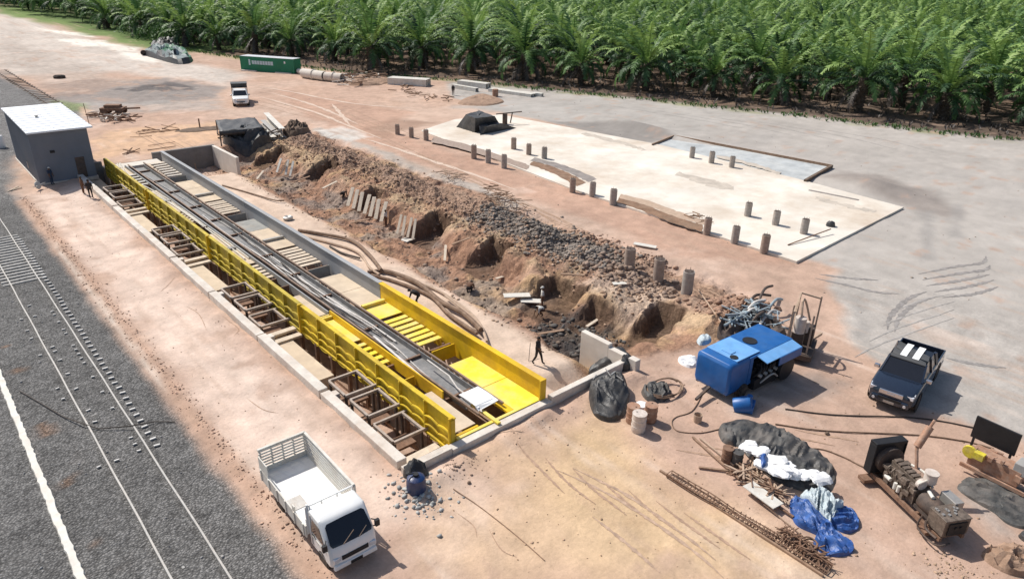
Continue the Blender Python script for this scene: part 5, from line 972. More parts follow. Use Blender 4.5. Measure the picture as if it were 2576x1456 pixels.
# ---------------------------------------------------------------- people
def person(loc,rz,label,shirt,trousers,pose='stand',h=1.7,cap=None):
    s=h/1.72; J={'pel':(0,0,.95),'waist':(0,0,1.08),'chest':(0,0,1.32),'neck':(0,0,1.46),'head':(.02,0,1.60),'crown':(.01,0,1.69)}
    for k,sg in (('l',1),('r',-1)):
        J.update({k+'sh':(0,sg*.19,1.41),k+'el':(.02,sg*.25,1.13),k+'wr':(.10,sg*.24,.89),k+'ha':(.13,sg*.24,.81),k+'hip':(0,sg*.10,.90),k+'kn':(.02,sg*.11,.50),k+'an':(0,sg*.11,.09),k+'to':(.17,sg*.12,.03)})
    if pose=='walk':
        J.update({'lkn':(.16,.11,.52),'lan':(.24,.12,.10),'lto':(.40,.13,.04),'rkn':(-.05,-.11,.50),'ran':(-.26,-.12,.12),'rto':(-.12,-.13,.03),'lel':(-.10,.27,1.15),'lwr':(-.02,.27,.92),'lha':(.03,.27,.85),'rel':(.14,-.26,1.15),'rwr':(.30,-.22,.98),'rha':(.37,-.21,.96)})
    if pose in('bend','crouch'):
        dz=-.0 if pose=='bend' else -.45
        J.update({'pel':(-.15,0,.92+dz),'waist':(-.02,0,1.02+dz),'chest':(.22,0,1.12+dz),'neck':(.36,0,1.17+dz),'head':(.49,0,1.20+dz),'crown':(.57,0,1.23+dz)})
        for k,sg in (('l',1),('r',-1)):
            J.update({k+'sh':(.30,sg*.19,1.13+dz),k+'el':(.38,sg*.24,.86+dz),k+'wr':(.46,sg*.2,.62+dz),k+'ha':(.50,sg*.18,.54+dz),k+'hip':(-.14,sg*.1,.88+dz)})
            if pose=='crouch': J.update({k+'kn':(.25,sg*.17,.48),k+'an':(-.02,sg*.14,.09),k+'to':(.15,sg*.15,.03)})
    names=list(J); ix={n:i for i,n in enumerate(names)}
    ed=[('pel','waist'),('waist','chest'),('chest','neck'),('neck','head'),('head','crown')]
    for k in 'lr': ed+=[('chest',k+'sh'),(k+'sh',k+'el'),(k+'el',k+'wr'),(k+'wr',k+'ha'),('pel',k+'hip'),(k+'hip',k+'kn'),(k+'kn',k+'an'),(k+'an',k+'to')]
    rad={'pel':.13,'waist':.125,'chest':.145,'neck':.055,'head':.098,'crown':.07,'sh':.065,'el':.045,'wr':.030,'ha':.034,'hip':.085,'kn':.06,'an':.042,'to':.035}
    me=bpy.data.meshes.new('person_body'); me.from_pydata([J[n] for n in names],[(ix[a],ix[c]) for a,c in ed],[])
    t=bpy.data.objects.new('tmp',me); C.objects.link(t); t.modifiers.new('s','SKIN'); sub=t.modifiers.new('u','SUBSURF'); sub.levels=1; sub.render_levels=1
    for n in names:
        r=rad.get(n) or rad[n[1:]]; v=me.skin_vertices[0].data[ix[n]]; r*=1.18; v.radius=(r,r*(1.25 if n in('chest','waist','pel') else 1))
    me.skin_vertices[0].data[ix['pel']].use_root=True
    dg=bpy.context.evaluated_depsgraph_get(); em=bpy.data.meshes.new_from_object(t.evaluated_get(dg)); bpy.data.objects.remove(t)
    # hands: five fingers each, added to the same mesh
    b=MB(); b.v=[tuple(v.co) for v in em.vertices]; b.f=[tuple(f.vertices) for f in em.polygons]
    segd=[(a,c,Vector(J[a]),Vector(J[c])) for a,c in ed]
    def near(p):
        best=None;bd=9
        for a,c,A_,B_ in segd:
            e=B_-A_; tt=max(0,min(1,(p-A_).dot(e)/max(e.length_squared,1e-9))); d=(p-A_-e*tt).length
            if d<bd: bd=d;best=(a,c,tt)
        return best
    mi=[]
    for f in em.polygons:
        a,c,tt=near(f.center); k=1
        if c in('head','crown') or a=='head': k=3 if (c=='crown' or (f.center-Vector(J['head'])).dot(Vector((-.6,0,.8)))>.03) else 0
        elif c=='neck': k=1 if tt<.6 else 0
        elif c[1:] in('kn','an') or c[1:]=='hip' or (c=='waist' and tt<.5): k=2
        elif c[1:]=='to': k=4
        elif c[1:] in('wr','ha'): k=0
        mi.append(k)
    b.mi=mi
    for k,sg in (('l',1),('r',-1)):
        H_=Vector(J[k+'ha']);d=(H_-Vector(J[k+'wr'])).normalized(); sd_=Vector((0,1,0)).cross(d).normalized()
        for q in range(4): o_=sd_*(.024-.016*q); b.tube([H_+o_,H_+o_+d*.05,H_+o_*1.05+d*(.085-.008*abs(q-1.4))+Vector((0,-sg*.015,0))],[.009,.009,.006],6,m=0)
        b.tube([H_-d*.03+sd_*.02,H_+sd_*.055+d*.01,H_+sd_*.06+d*.04],[.011,.010,.007],6,m=0)
    hd=Vector(J['head']); fw=Vector((1,0,0)) if pose in('stand','walk') else Vector((.5,0,-.86))
    b.tube([hd+fw*.085+Vector((0,0,-.01)),hd+fw*.115+Vector((0,0,-.03))],[.014,.016],6,m=0)
    for sg in (-1,1): b.tube([hd+Vector((0,sg*.085,.02)),hd+Vector((0,sg*.105,-.02))],[.018,.014],6,m=0)
    o=b.build('person',['skin',shirt,trousers,'hair','black_plastic'],None,smooth=True); o.location=loc; o.rotation_euler=(0,0,rz); o.scale=(s,s,s); tag(o,label,'person')
    if cap:
        c_=MB(); c_.lathe([(.108,0),(.11,.05),(.085,.10),(.03,.125),(.001,.127)],n=16); c_.box((.11,0,.005),(.1,.13,.012)); oc=c_.build('cap',cap,o,smooth=True); oc.location=hd+Vector((0,0,.035))
    return o
person(G(1352,915,.0),-1.2,'person in dark clothes striding on the pale strip right of the yellow wall','cloth_dark','cloth_dark','walk',1.75)
b=MB(); b.bar((0,0,0),(.55,.5,.75),.03); o=b.build('work_tool','steel_dark'); p=G(1330,908); o.location=p; tag(o,'thin dark tool held low beside the striding person','tool')
person((12.0,73.3,gz(12,73.3)),.2,'person in brown clothes standing outside the far left pit wall, farther left of two','cloth_brown','cloth_brown','stand',1.7)
person((12.25,71.6,gz(12.25,71.6)),1.2,'person in dark clothes leaning over the far left pit wall, with pale cap','cloth_dark','cloth_dark','stand',1.72,cap='cloth_dark')
p=G(130,462); person((p.x,p.y-.4,0),-.8,'person in dark blue with white cap standing before the grey building','cloth_blue','cloth_blue','stand',1.7,cap='cloth_pale')
p=G(1062,778); person((22.6,34.6,-.02),2.4,'person in black bending over the hoses beside the yellow wall','cloth_dark','cloth_dark','bend',1.7)
person(GG(1180,738),.5,'person in dark clothes standing low on the muddy trench floor, alone','cloth_brown','cloth_dark','crouch',1.7)
person(GG(972,572),2.2,'person in pale shirt standing in the trench by the short row of boards','cloth_pale','cloth_brown','stand',1.7)
person((31.2,31.9,-1.75),2.5,'person in pale shirt standing upright inside the shaded footing hole','cloth_pale','cloth_brown','stand',1.7,cap='cloth_pale')
person((30.3,31.0,-1.65),2.9,'person in white shirt crouching inside the shaded footing hole','cloth_pale','cloth_brown','crouch',1.7)
person(GG(862,498),-1,'person in dark clothes crouching left of the long row of boards','cloth_dark','cloth_dark','crouch',1.6)
person(GG(1140,240),-2,'person in black standing at the palm edge by the white beams','cloth_dark','cloth_dark','stand',1.75)
# ---------------------------------------------------------------- blue compressor
cp=E('air_compressor','big dented blue compressor with one side panel propped open over its dark engine','compressor',(31.1,16.35,0),R_(-4),scale=1.06)
b=MB(); L2=2.5;W2=1.02
def csn(x,hw,z0,z1,r=.22): return rsec(x,hw,z0,z1,r)
b.loft([csn(-L2,W2-.1,.5,1.9),csn(-L2+.12,W2,.36,2.05),csn(-1.0,W2,.34,2.08)]); b.loft([csn(-1.0,W2-.002,.55,2.048),csn(-.9,W2-.02,.9,2.04)]) if 0 else None
b.bb(-1.0,L2,.2,W2,.6,1.95); b.bb(-1.0,L2,-W2,W2,1.9,2.03); b.bb(L2-.12,L2,-W2,.2,.6,1.9); b.build('housing','blue_paint',cp,smooth=True,bevel=.03)
b=MB(); b.bb(-1.9,-.1,-.9,.9,2.055,2.10); b.bb(-1.6,-1.2,-.3,.3,2.10,2.14); b.build('top_hatch','blue_light',cp,bevel=.02)
b=MB(); b.cyl((.45,.1,2.03),(.45,.1,2.07),.36,n=20); b.cyl((-1.7,-.55,2.1),(-1.7,-.55,2.13),.2,n=16); b.build('vent_opening','black_plastic',cp,smooth=True)
b=MB(); b.add([(-.5,-1.03,1.98),(2.4,-1.03,1.98),(2.4,-1.62,1.84),(-.5,-1.62,1.84),(-.5,-1.03,2.02),(2.4,-1.03,2.02),(2.4,-1.62,1.88),(-.5,-1.62,1.88)],[(3,2,1,0),(4,5,6,7),(0,1,5,4),(1,2,6,5),(2,3,7,6),(3,0,4,7)]); b.build('open_panel','blue_light',cp)
b=MB(); b.bb(.5,2.4,-1.66,-1.62,1.42,1.87); b.bb(-1.0,-.75,-W2-.01,-W2+.02,.6,1.95); b.bb(-1,L2,-W2-.02,-W2+.1,.55,.72); b.build('side_panel','blue_paint',cp)
b=MB(); b.bb(-.8,2.2,-.75,.18,.6,1.45)
for i in range(26): 
    x=rnd.uniform(-.7,2.1); b.box((x,rnd.uniform(-1.05,-.7),rnd.uniform(.75,1.5)),(rnd.uniform(.15,.5),rnd.uniform(.1,.4),rnd.uniform(.1,.45)),rz=rnd.uniform(-.4,.4))
for i in range(9): x=rnd.uniform(-.6,1.9); b.tube(smoothpts([(x,-1.0,.8),(x+.2,-1.25,1.2),(x+.5,-1.0,1.45)],10),.05,6)
b.bb(-.7,2.2,-1.25,-.7,.25,.8); b.lathe([(.1,-.2),(.62,-.18),(.66,0),(.62,.18),(.1,.2)],(1.75,-1.25,.72),axis='Y',n=18); b.build('engine','black_plastic',cp)
b=MB()
for i in range(6): x=-.3+.42*i; b.cyl((x,-1.15,.95),(x+.05,-1.32,.9),.1,n=10)
b.tube(smoothpts([(-.2,-1.25,.5),(.4,-1.45,.9),(1.0,-1.4,.55)],10),.05,6); b.box((1.5,-1.35,.8),(.3,.15,.35)); b.build('engine_fittings','steel_grey',cp)
b=MB(); b.bb(-L2+.1,L2+.2,-.9,-.75,.35,.6); b.bb(-L2+.1,L2+.2,.75,.9,.35,.6); b.bar((-L2,0,.45),(-L2-1.2,-.2,.3),.12); b.build('chassis','steel_dark',cp)
for s in (-1,1):
    for x in (-1.3,1.2): wheel(cp,x,s*1.0,.36,.24,s)
b=MB(); b.lathe([(.42,0),(.44,.1),(.44,.75),(.38,.85),(.15,.88)],n=20); o=b.build('blue_canister','blue_paint',smooth=True); o.location=(28.5,15.0,.1); o.rotation_euler=(1.2,0,.5); tag(o,'blue canister toppled on the ground below the near corner of the compressor','canister')
b=MB(); b.box((0,0,.2),(.9,.6,.35)); b.cyl((.2,0,.4),(.2,0,.7),.15,n=12); o=b.build('blue_pump','blue_paint',bevel=.03); o.location=(28.9,14.5,0); o.rotation_euler=(0,0,.4); tag(o,'small blue pump box right beside the toppled canister','pump')
heap('sheet_pile',g2([(1706,902),(1730,898),(1752,905),(1755,920),(1735,925),(1712,915)]),.25,'white_sheet','crumpled white sheet lying left of the blue compressor','sheet',seed=20,nr_=7,ridge=1.2,fs=.6)
heap('sheet_pile',g2([(1753,855),(1775,848),(1790,856),(1780,866),(1760,868)],1.9),.3,'net_pale','pale blue rag draped over the rear corner of the blue compressor','rag',base=1.95,seed=21,nr_=6,fs=.5)
if 0: heap('oil_stain',g2([(1850,1010),(1990,930),(2060,940),(2120,960),(2060,1010),(1960,1030),(1860,1030)]),.004,'sand_grey','dark oily stain on the soil under the open side of the compressor','stain',seed=22,nr_=3,ridge=0,edge=.045)
# pile of pipes and cut steel behind the compressor
sp=[(1815,835),(1850,820),(1890,790),(1930,795),(1900,840),(1870,830)]
for i in range(9):
    u,v=sp[i%6]; a=GG(u+rnd.uniform(-15,15),v+rnd.uniform(-8,8)); c=GG(u+rnd.uniform(30,70),v+rnd.uniform(-45,-5)); m_=(a+c)/2+Vector((rnd.uniform(-.6,.6),rnd.uniform(-.6,.6),.9))
    cable('bent_pipe',smoothpts([a+Vector((0,0,.35)),m_,c+Vector((0,0,.8))],16),.09,['metal_blue','cable_pale','steel_dark'][i%3],['grey','pale','dark'][i%3]+' bent pipe in the scrap pile behind the compressor, %s of its colour'%['lowest','middle','topmost'][i//3],'pipe','bent pipes behind the compressor',8)
heap('scrap_mound',g2([(1800,850),(1850,800),(1900,780),(1960,815),(1975,850),(1900,875),(1830,870)]),.5,'steel_dark','dark tangled scrap heap directly behind the blue compressor','scrap heap',seed=23,ridge=1.8,fs=.5,nr_=18)
sticks('steel_scrap','thin grey and brown bars sticking out of the scrap heap behind the compressor','scrap pile',[(1850,825),(1890,800),(1920,815),(1950,830),(1880,850)],70,1.7,.07,'metal_blue',1.0)
# drilling rig / hoist frame
p=GG(2005,890); dr=E('drilling_machine','rusty small drilling machine with pale tank and bent frame behind the compressor','machine',p,.35,scale=1.3)
b=MB(); b.box((0,0,.35),(1.9,1.3,.25)); b.box((.4,-.1,.85),(.6,.75,.85)); b.box((-.35,.1,.9),(.55,.5,.8)); b.build('base_block','steel_dark',dr,bevel=.03)
b=MB()
for x,y in ((-.8,.4),(-.1,.5),(.7,.4),(.75,-.45),(-.75,-.4)): b.bar((x,y,.4),(x+.05,y,2.3+.3*(x>0)),.07)
b.bar((-.8,.4,2.3),(.75,.4,2.6),.07); b.bar((.75,.4,2.6),(.8,-.45,2.5),.07); b.bar((-.8,.4,1.6),(.7,.4,2.3),.06); b.tube(smoothpts([(-.6,0,1.5),(-.2,.2,2.6),(.3,.1,2.4),(.5,-.2,1.5)],14),.05,6); b.bar((.7,-.4,.5),(1.9,-.7,.35),.12); b.build('frame','hose_tan',dr)
b=MB(); b.cyl((-.5,.1,1.3),(-.5,.1,2.0),.24,n=14); b.cyl((.1,-.1,1.1),(.1,-.1,1.6),.14,n=12); b.build('tank','drum_lid',dr,smooth=True)
# ---------------------------------------------------------------- drums and things by the pit corner
def drum(name,loc,m,lid,label,group=None,h=.92,r=.31):
    t=E(name,label,'drum',loc,rnd.uniform(0,6),group); b=MB(); b.lathe([(r-.01,0),(r,.02),(r,h*.33),(r+.015,h*.345),(r,h*.36),(r,h*.65),(r+.015,h*.665),(r,h*.68),(r,h-.02),(r+.012,h-.01),(r+.012,h),(r-.02,h)],n=22); b.build('shell',m,t,smooth=True)
    b=MB(); b.lathe([(.001,h-.035),(r-.025,h-.035),(r-.025,h-.025),(.001,h-.02)],n=20); b.cyl((.15,.05,h-.03),(.15,.05,h),.04,n=8); b.build('lid',lid,t); return t
p=G(1590,1060); drum('oil_drum',p,'drum_rust','drum_lid','rusty drum with pale lid, farthest left of the three drums','drums near the pit corner')
p=G(1635,1058); drum('oil_drum',p,'drum_rust','drum_lid','rusty brown drum at the right of the three drums','drums near the pit corner')
p=G(1605,1082); drum('oil_drum',p,'drum_lid','drum_rust','paler open topped drum standing in front of the other two','drums near the pit corner',h=.98,r=.34)
p=G(1612,1040); b=MB(); b.lathe([(.001,0),(.28,0),(.33,.3),(.3,.55),(.1,.6),(.001,.6)],n=14); o=b.build('pale_sack','bag_white',smooth=True); o.location=p; tag(o,'pale sack slumped behind the three drums','sack')
heap('tarp_bundle',g2([(1480,1010),(1490,975),(1530,960),(1570,975),(1582,1010),(1570,1050),(1530,1062),(1495,1045)]),1.0,'tarp_black','black tarpaulin bundle leaning at the pit corner left of the drums','tarpaulin',seed=24,ridge=.5,prof=.45,fs=.9,sub=5,nr_=20)
sticks('pipe_scrap','pale bent fittings poking out of the black bundle by the drums','scrap pile',[(1500,985),(1530,975),(1555,985),(1510,1000)],16,.7,.05,'steel_grey',.9)
heap('tarp_bundle',g2([(1482,915),(1510,890),(1560,880),(1590,905),(1585,935),(1545,935),(1500,925)]),1.1,'tarp_black','dark tarpaulin spread inside the pit corner behind the low end wall','tarpaulin',seed=25,ridge=.35,prof=.5,nr_=18)
pts=[]
for i in range(60): t=i/60*math.pi*2*3.1; r=.95+.1*math.sin(i*.7); pts.append((r*math.cos(t)*1.1,r*math.sin(t)*.75,.06+.22*abs(math.sin(t*.5+.6))+.01*i/6))
b=MB(); b.tube(pts,.035,6); o=b.build('hose_coil','hose_brown',smooth=True); p=G(1672,985); o.location=p; tag(o,'loosely coiled brown hose lying between the drums and the compressor','hose')
heap('net_heap',g2([(1612,985),(1640,970),(1680,975),(1690,995),(1660,1015),(1630,1010)]),.45,'tarp_grey','small grey netting heap inside the coiled hose beside the drums','netting',seed=26,ridge=1.6,fs=.6,nr_=9)
p=G(1754,1060); b=MB(); b.lathe([(.001,0),(.19,0),(.22,.42),(.2,.42),(.18,.05),(.001,.05)],n=16); o=b.build('bucket','hose_tan',smooth=True); o.location=p; tag(o,'small brown bucket on the ground inside the thin hose loop','bucket')
def gc(L,r,m,label,cat='cable',n=50,group=None): return cable('ground_cable',smoothpts([GG(*q)+Vector((0,0,r+.01)) for q in L],n),r,m,label,cat,group)
gc([(1765,995),(1740,1035),(1700,1050),(1690,1065),(1705,1085),(1760,1090),(1810,1080)],.025,'hose_brown','thin brown hose looping round the small bucket','hose')
gc([(1975,1030),(2100,1045),(2300,1052),(2440,1075),(2530,1100)],.035,'cable_dark','upper dark cable running from the compressor to the right edge')
gc([(1950,1068),(2080,1085),(2300,1095),(2420,1110),(2500,1130)],.035,'hose_brown','lower brown cable running right above the generator')
gc([(2000,1135),(2060,1130),(2120,1150),(2170,1175),(2205,1185)],.03,'hose_brown','short brown cable from the tarpaulin heap to the generator')
gc([(1050,1160),(1075,1120),(1110,1140)],.02,'cable_dark','short dark wire by the near pit corner')
gc([(1140,1230),(1200,1270),(1290,1340),(1370,1410)],.02,'wood_brown','thin dark line of string on the tan ground right of the lorry','string')
for (u,v,s) in ((2080,1092,.14),(1180,1215,.1),(2260,960,.1)):
    p=GG(u,v); b=MB(); v_,f_=ico(); b.add([(q[0]*s,q[1]*s*.8,q[2]*s*.7) for q in v_],[tuple(x) for x in f_]); o=b.build('stone','soil_dark'); o.location=p+Vector((0,0,s*.4)); tag(o,{2080:'dark stone lying on the lower cable',1180:'small stone in front of the end wall of the pit',2260:'small stone on the ground left of the dark pickup'}[u],'stone')
# blue tank by the near corner
p=G(1048,1240); tk=E('blue_drum','round dark blue drum against the near left corner of the pit','drum',p,.4); b=MB(); b.lathe([(.26,0),(.38,.06),(.41,.3),(.41,.62),(.37,.82),(.26,.9),(.1,.92)],n=22); o=b.build('shell','blue_tank',tk,smooth=True)
b=MB(); b.cyl((0,0,.9),(0,0,1.02),.12,n=12); b.bar((0,.1,1.0),(-.3,.3,1.05),.05); b.build('cap','black_plastic',tk)
heap('tarp_bundle',g2([(1015,1195),(1040,1180),(1075,1188),(1080,1205),(1040,1215),(1018,1212)]),.6,'tarp_black','small black rag behind the dark blue drum','rag',seed=27,nr_=7,ridge=1.2,fs=.5)
A=cat_([scatter(160,Nn(12.7,.4),Nn(20.0,.35),.012,.045,(.42,.43,.42)),scatter(60,Nn(14.9,.5),Nn(20.0,.3),.02,.09,(.36,.26,.2))]); clods('gravel_spill','grey gravel spilled at the near left corner of the pit','gravel',*A)
# ---------------------------------------------------------------- tarpaulin and sack heap, rebar, blue sheets
heap('tarp_heap',g2([(1808,1075),(1840,1058),(1900,1062),(1960,1080),(2010,1110),(2080,1160),(2105,1195),(2098,1235),(2040,1240),(1960,1215),(1900,1170),(1860,1130),(1815,1110)]),.42,'tarp_grey','long crumpled dark grey tarpaulin under the pile of white sacks','tarpaulin',seed=28,ridge=1.15,fs=1.15,nr_=34,sub=10,mats=['tarp_grey','tarp_black'],matfn=lambda x,y,z:1 if fbm([x],[y],1.0,3,k=91)[0]>.12 else 0)
bagc=0
bd_=['the farthest one at the upper end','second from the upper end','below the upper end ones','left of the blue scrap of sheet','right of the blue scrap of sheet','in the middle of the row','largest one in the middle','just right of the middle','lower middle one','third from the lower end','second from the lower end','the nearest one at the lower end']
for i,(u,v) in enumerate(((1882,1118),(1898,1132),(1915,1138),(1935,1150),(1925,1170),(1950,1160),(1975,1172),(1960,1186),(1990,1185),(2012,1188),(2035,1193),(2065,1205))):
    p=G(u,v,.7); v_,f_=ico(); b=MB(); b.loft([[(x,.30*w_*math.cos(t)*(1+.12*math.sin(3*t+i)),.17*w_*math.sin(t)*(1+.1*math.cos(2*t+i))) for t in np.linspace(0,2*math.pi,11)[:-1]] for x,w_ in ((-.46,.35),(-.40,.8),(-.2,1.05),(.05,.95),(.25,1.08),(.42,.8),(.48,.3))])
    b.v=[(q[0]+rnd.uniform(-.05,.05),q[1]+rnd.uniform(-.05,.05),q[2]*.8+rnd.uniform(-.03,.03)) for q in b.v]; o=b.build('white_sack','bag_white'); o.location=(p.x,p.y,.62+.06*(i%3)); o.rotation_euler=(rnd.uniform(-.25,.25),rnd.uniform(-.2,.2),rnd.uniform(-1.6,1.0)); tag(o,'white filled sack on the dark tarpaulin, '+bd_[i],'sack','white sacks on the tarpaulin')
heap('blue_scrap',g2([(1913,1140),(1925,1138),(1928,1165),(1915,1168)],.9),.15,'tarp_blue','small blue scrap of sheet among the white sacks','rag',base=.78,seed=29,nr_=5,fs=.4)
p=G(1827,1160); drum('short_drum',p,'steel_rust','soil_dark','short brown drum at the left corner of the dark tarpaulin',h=.75,r=.24)
p=G(1852,1168); drum('short_drum',p,'tarp_grey','steel_dark','dark grey drum right beside the short brown one',h=.7,r=.24)
sticks('timber_scrap','pale splintered timber and bars along the lower left side of the dark tarpaulin','scrap pile',[(1860,1190),(1880,1200),(1900,1215),(1930,1235),(1955,1250),(1890,1180),(1920,1250)],55,1.3,.06,'hose_tan',.25)
sticks('timber_scrap','dark rusty bars tangled in the pale timber by the tarpaulin','scrap pile',[(1870,1195),(1900,1215),(1930,1240),(1950,1250)],26,1.2,.05,'steel_rust',.3)
b=MB(); b.prism([G(u,v,.35)[:2] for u,v in ((1868,1222),(1895,1208),(1972,1262),(1945,1280))],.30,.34); b.v=[(q[0],q[1],q[2]+.05*math.sin(q[0]*5)) for q in b.v]; tag(b.build('dirty_sheet','white_dirty'),'dirty white panel lying on the scrap left of the blue sheets','panel')
for L_,w_,m,lb in (([(1742,1102),(1860,1210)],.10,'wood_brown','long brown plank pointing up left from the scrap timber'),([(1760,1105),(1845,1175)],.07,'hose_tan','thin tan plank just right of the long brown plank'),([(1757,1178),(1860,1192)],.10,'wood_brown','short brown plank lying flat left of the scrap timber'),([(1860,1215),(1995,1305)],.10,'steel_rust','rusty bar running from the scrap timber towards the blue sheets'),([(1920,1270),(2040,1370)],.05,'hose_tan','thin tan bar between the rebar bundle and the blue sheets')):
    a=GG(*L_[0]);c=GG(*L_[1]); b=MB(); b.bar(a+Vector((0,0,.08)),c+Vector((0,0,.12)),w_,.06); tag(b.build('long_bar',m),lb,'bar')
heap('blue_sheet',g2([(1985,1262),(2010,1252),(2050,1290),(2080,1320),(2110,1345),(2142,1372),(2140,1395),(2080,1400),(2045,1372),(2060,1350),(2000,1318)]),.30,'tarp_blue','crumpled blue plastic sheet, the larger lower one beside the rebar','plastic sheet',seed=31,ridge=2.0,fs=.6,nr_=26,sub=8)
heap('blue_sheet',g2([(2090,1290),(2120,1278),(2155,1300),(2160,1330),(2130,1342),(2100,1330),(2085,1310)]),.24,'tarp_blue','smaller blue plastic sheet half covered by the pale net','plastic sheet',seed=32,ridge=2.0,fs=.5,nr_=18,sub=7)
heap('pale_net',g2([(2012,1250),(2045,1240),(2080,1250),(2110,1272),(2120,1290),(2095,1312),(2085,1330),(2060,1300),(2030,1275)]),.48,'net_pale','pale crumpled net lying over the upper ends of the blue sheets','net',seed=33,ridge=1.6,fs=.45,nr_=24,sub=8)
# rebar cage
rc=E('rebar_cage','long rusty steel reinforcement cage lying on tan ground beside the timber scrap','rebar cage',GG(1680,1195)); a=GG(1683,1197);c=GG(2085,1440); d=(c-a); L=d.length; e=d.normalized(); nn=Vector((-e.y,e.x,0)); rc.location=a
for k,(o1,z) in enumerate(((-.16,.06),(.16,.06),(.16,.20),(-.16,.20))):
    b=MB(); pts=[e*(L*t)+nn*(o1*(1+.3*math.sin(t*9)))+Vector((0,0,z+.02*math.sin(t*20+k))) for t in np.linspace(0,1,24)]; b.tube(pts,.028,5); b.build('long_bar','steel_rust',rc)
for i in range(48):
    b=MB(); t=i/47; q=e*(L*t+rnd.uniform(-.05,.05)); c4=[q+nn*o1+Vector((0,0,z)) for o1,z in ((-.19,.04),(.19,.04),(.19,.22),(-.19,.22))]
    if i%2==0 or t>.5:
        for k in range(4): b.bar(c4[k],c4[(k+1)%4],.022)
        b.build('stirrup','steel_rust',rc)
sticks('rebar_heap','tangled rusty rebar heaped on the near half of the long cage','rebar',[(1975,1350),(2000,1365),(2020,1382),(2040,1398),(1990,1352),(2060,1415)],80,.8,.03,'steel_rust',.3)
a=GG(1660,1185);c=GG(2070,1450); b=MB(); b.bar(a+Vector((0,0,.06)),c+Vector((0,0,.06)),.09,.09); tag(b.build('long_bar','wood_brown'),'straight brown bar lying left of the long rebar cage for its full length','bar')
pts=[]
for i in range(50): t=i/50*math.pi*2*2.6; pts.append((.34*math.cos(t),.30*math.sin(t),.12+.28*abs(math.sin(t*.35))))
b=MB(); b.tube(pts,.03,5); o=b.build('wire_coil','steel_rust'); o.location=GG(2030,1385); tag(o,'coil of rusty wire on the rebar heap beside the blue sheet','wire')
# ---------------------------------------------------------------- generators
a=G(2250,1205);c=G(2385,1370); gn=E('diesel_generator','bare diesel generator with black radiator and leaning brown silencer','generator',(27.75,6.2,0),R_(-119),scale=1.03)
# local: +x runs from radiator to control box
b=MB(); b.bb(-2.0,2.1,-.55,-.43,.28,.46); b.bb(-2.0,2.1,.43,.55,.28,.46)
for x in (-1.9,-.6,.7,1.9): b.bb(x-.06,x+.06,-.43,.43,.30,.44)
b.bb(-1.9,-1.5,-1.0,1.0,.12,.28); b.bb(1.2,1.6,-.7,.7,.12,.28); b.build('skid_frame','steel_rust',gn)
b=MB(); b.bb(-1.98,-1.68,-.70,.70,.46,1.85); b.bb(-2.03,-1.63,-.74,.74,1.85,1.97); b.bb(-2.03,-1.63,-.74,-.68,.46,1.85); b.bb(-2.03,-1.63,.68,.74,.46,1.85); b.build('radiator','black_plastic',gn,bevel=.02)
b=MB(); b.lathe([(.55,-.1),(.6,-.1),(.6,.12),(.55,.12)],(-1.58,0,1.15),axis='X',n=24)
for k in range(6): t=k*1.047; b.box((-1.5,.3*math.cos(t),1.15+.3*math.sin(t)),(.04,.14,.5),rx=t)
b.build('fan','steel_dark',gn)
b=MB(); b.bb(-1.35,.35,-.34,.34,.5,1.2); b.bb(-1.25,.25,-.2,.24,1.2,1.42); 
for i in range(6): b.box((-1.1+.24*i,-.02,1.47),(.17,.34,.10)); b.tube(smoothpts([(-1.1+.24*i,-.3,1.3),(-1.1+.24*i,-.46,1.15),(-1.05+.24*i,-.40,.95)],6),.035,6)
for i in range(22): b.box((rnd.uniform(-1.3,.3),rnd.choice((-1,1))*rnd.uniform(.32,.45),rnd.uniform(.55,1.3)),(rnd.uniform(.08,.3),rnd.uniform(.06,.2),rnd.uniform(.08,.3)),rz=rnd.uniform(-.3,.3))
b.build('engine_block','engine_tan',gn,bevel=.01)
b=MB(); b.tube(smoothpts([(-.9,.45,1.35),(-.2,.5,1.45),(.35,.42,1.2)],10),.05,8); b.cyl((-1.1,-.45,.8),(-.8,-.45,.8),.09,n=10); b.cyl((-.5,-.48,.62),(-.5,-.48,.9),.07,n=10); b.cyl((-.3,-.48,.62),(-.3,-.48,.9),.07,n=10); b.cyl((.3,-.3,1.45),(.5,-.1,1.8),.035,n=8); b.cyl((.6,0,1.32),(.95,-.1,1.30),.07,n=10); b.build('fittings','white_dirty',gn,smooth=True)
b=MB(); b.cyl((.25,.28,1.45),(.25,.28,1.85),.24,n=18); b.lathe([(.0,.0),(.26,.0),(.26,.05),(.0,.06)],(.25,.28,1.85),n=18); b.lathe([(.08,-.08),(.22,-.08),(.22,.08),(.08,.08)],(.28,-.10,1.42),axis='X',n=16); b.build('air_filter','drum_lid',gn,smooth=True)
b=MB(); b.tube([(-.55,.35,1.45),(-.7,.42,1.7),(-.85,.45,2.0),(-.95,.5,2.2)],.07,8); b.cyl((-.95,.5,2.2),(-1.15,1.05,2.95),.15,n=14); b.cyl((-1.15,1.05,2.95),(-1.22,1.25,3.2),.06,n=8); b.build('silencer','drum_rust',gn,smooth=True)
b=MB(); b.lathe([(.2,-.0),(.36,.05),(.38,.15),(.38,.75),(.32,.85)],(.45,0,.88),axis='X',n=20); b.bb(.4,1.35,-.3,.3,.46,.62); b.build('alternator','steel_dark',gn,smooth=True)
b=MB(); b.bb(1.35,2.15,-.55,.55,.55,1.25); b.bb(1.33,2.17,-.57,.57,1.25,1.29); b.build('control_box','engine_tan',gn,bevel=.02)
b=MB(); 
for i in range(10): b.box((rnd.uniform(1.45,2.05),rnd.uniform(-.45,.45),1.31),(.10,.10,.05),rz=rnd.random())
b.build('switches','steel_grey',gn)
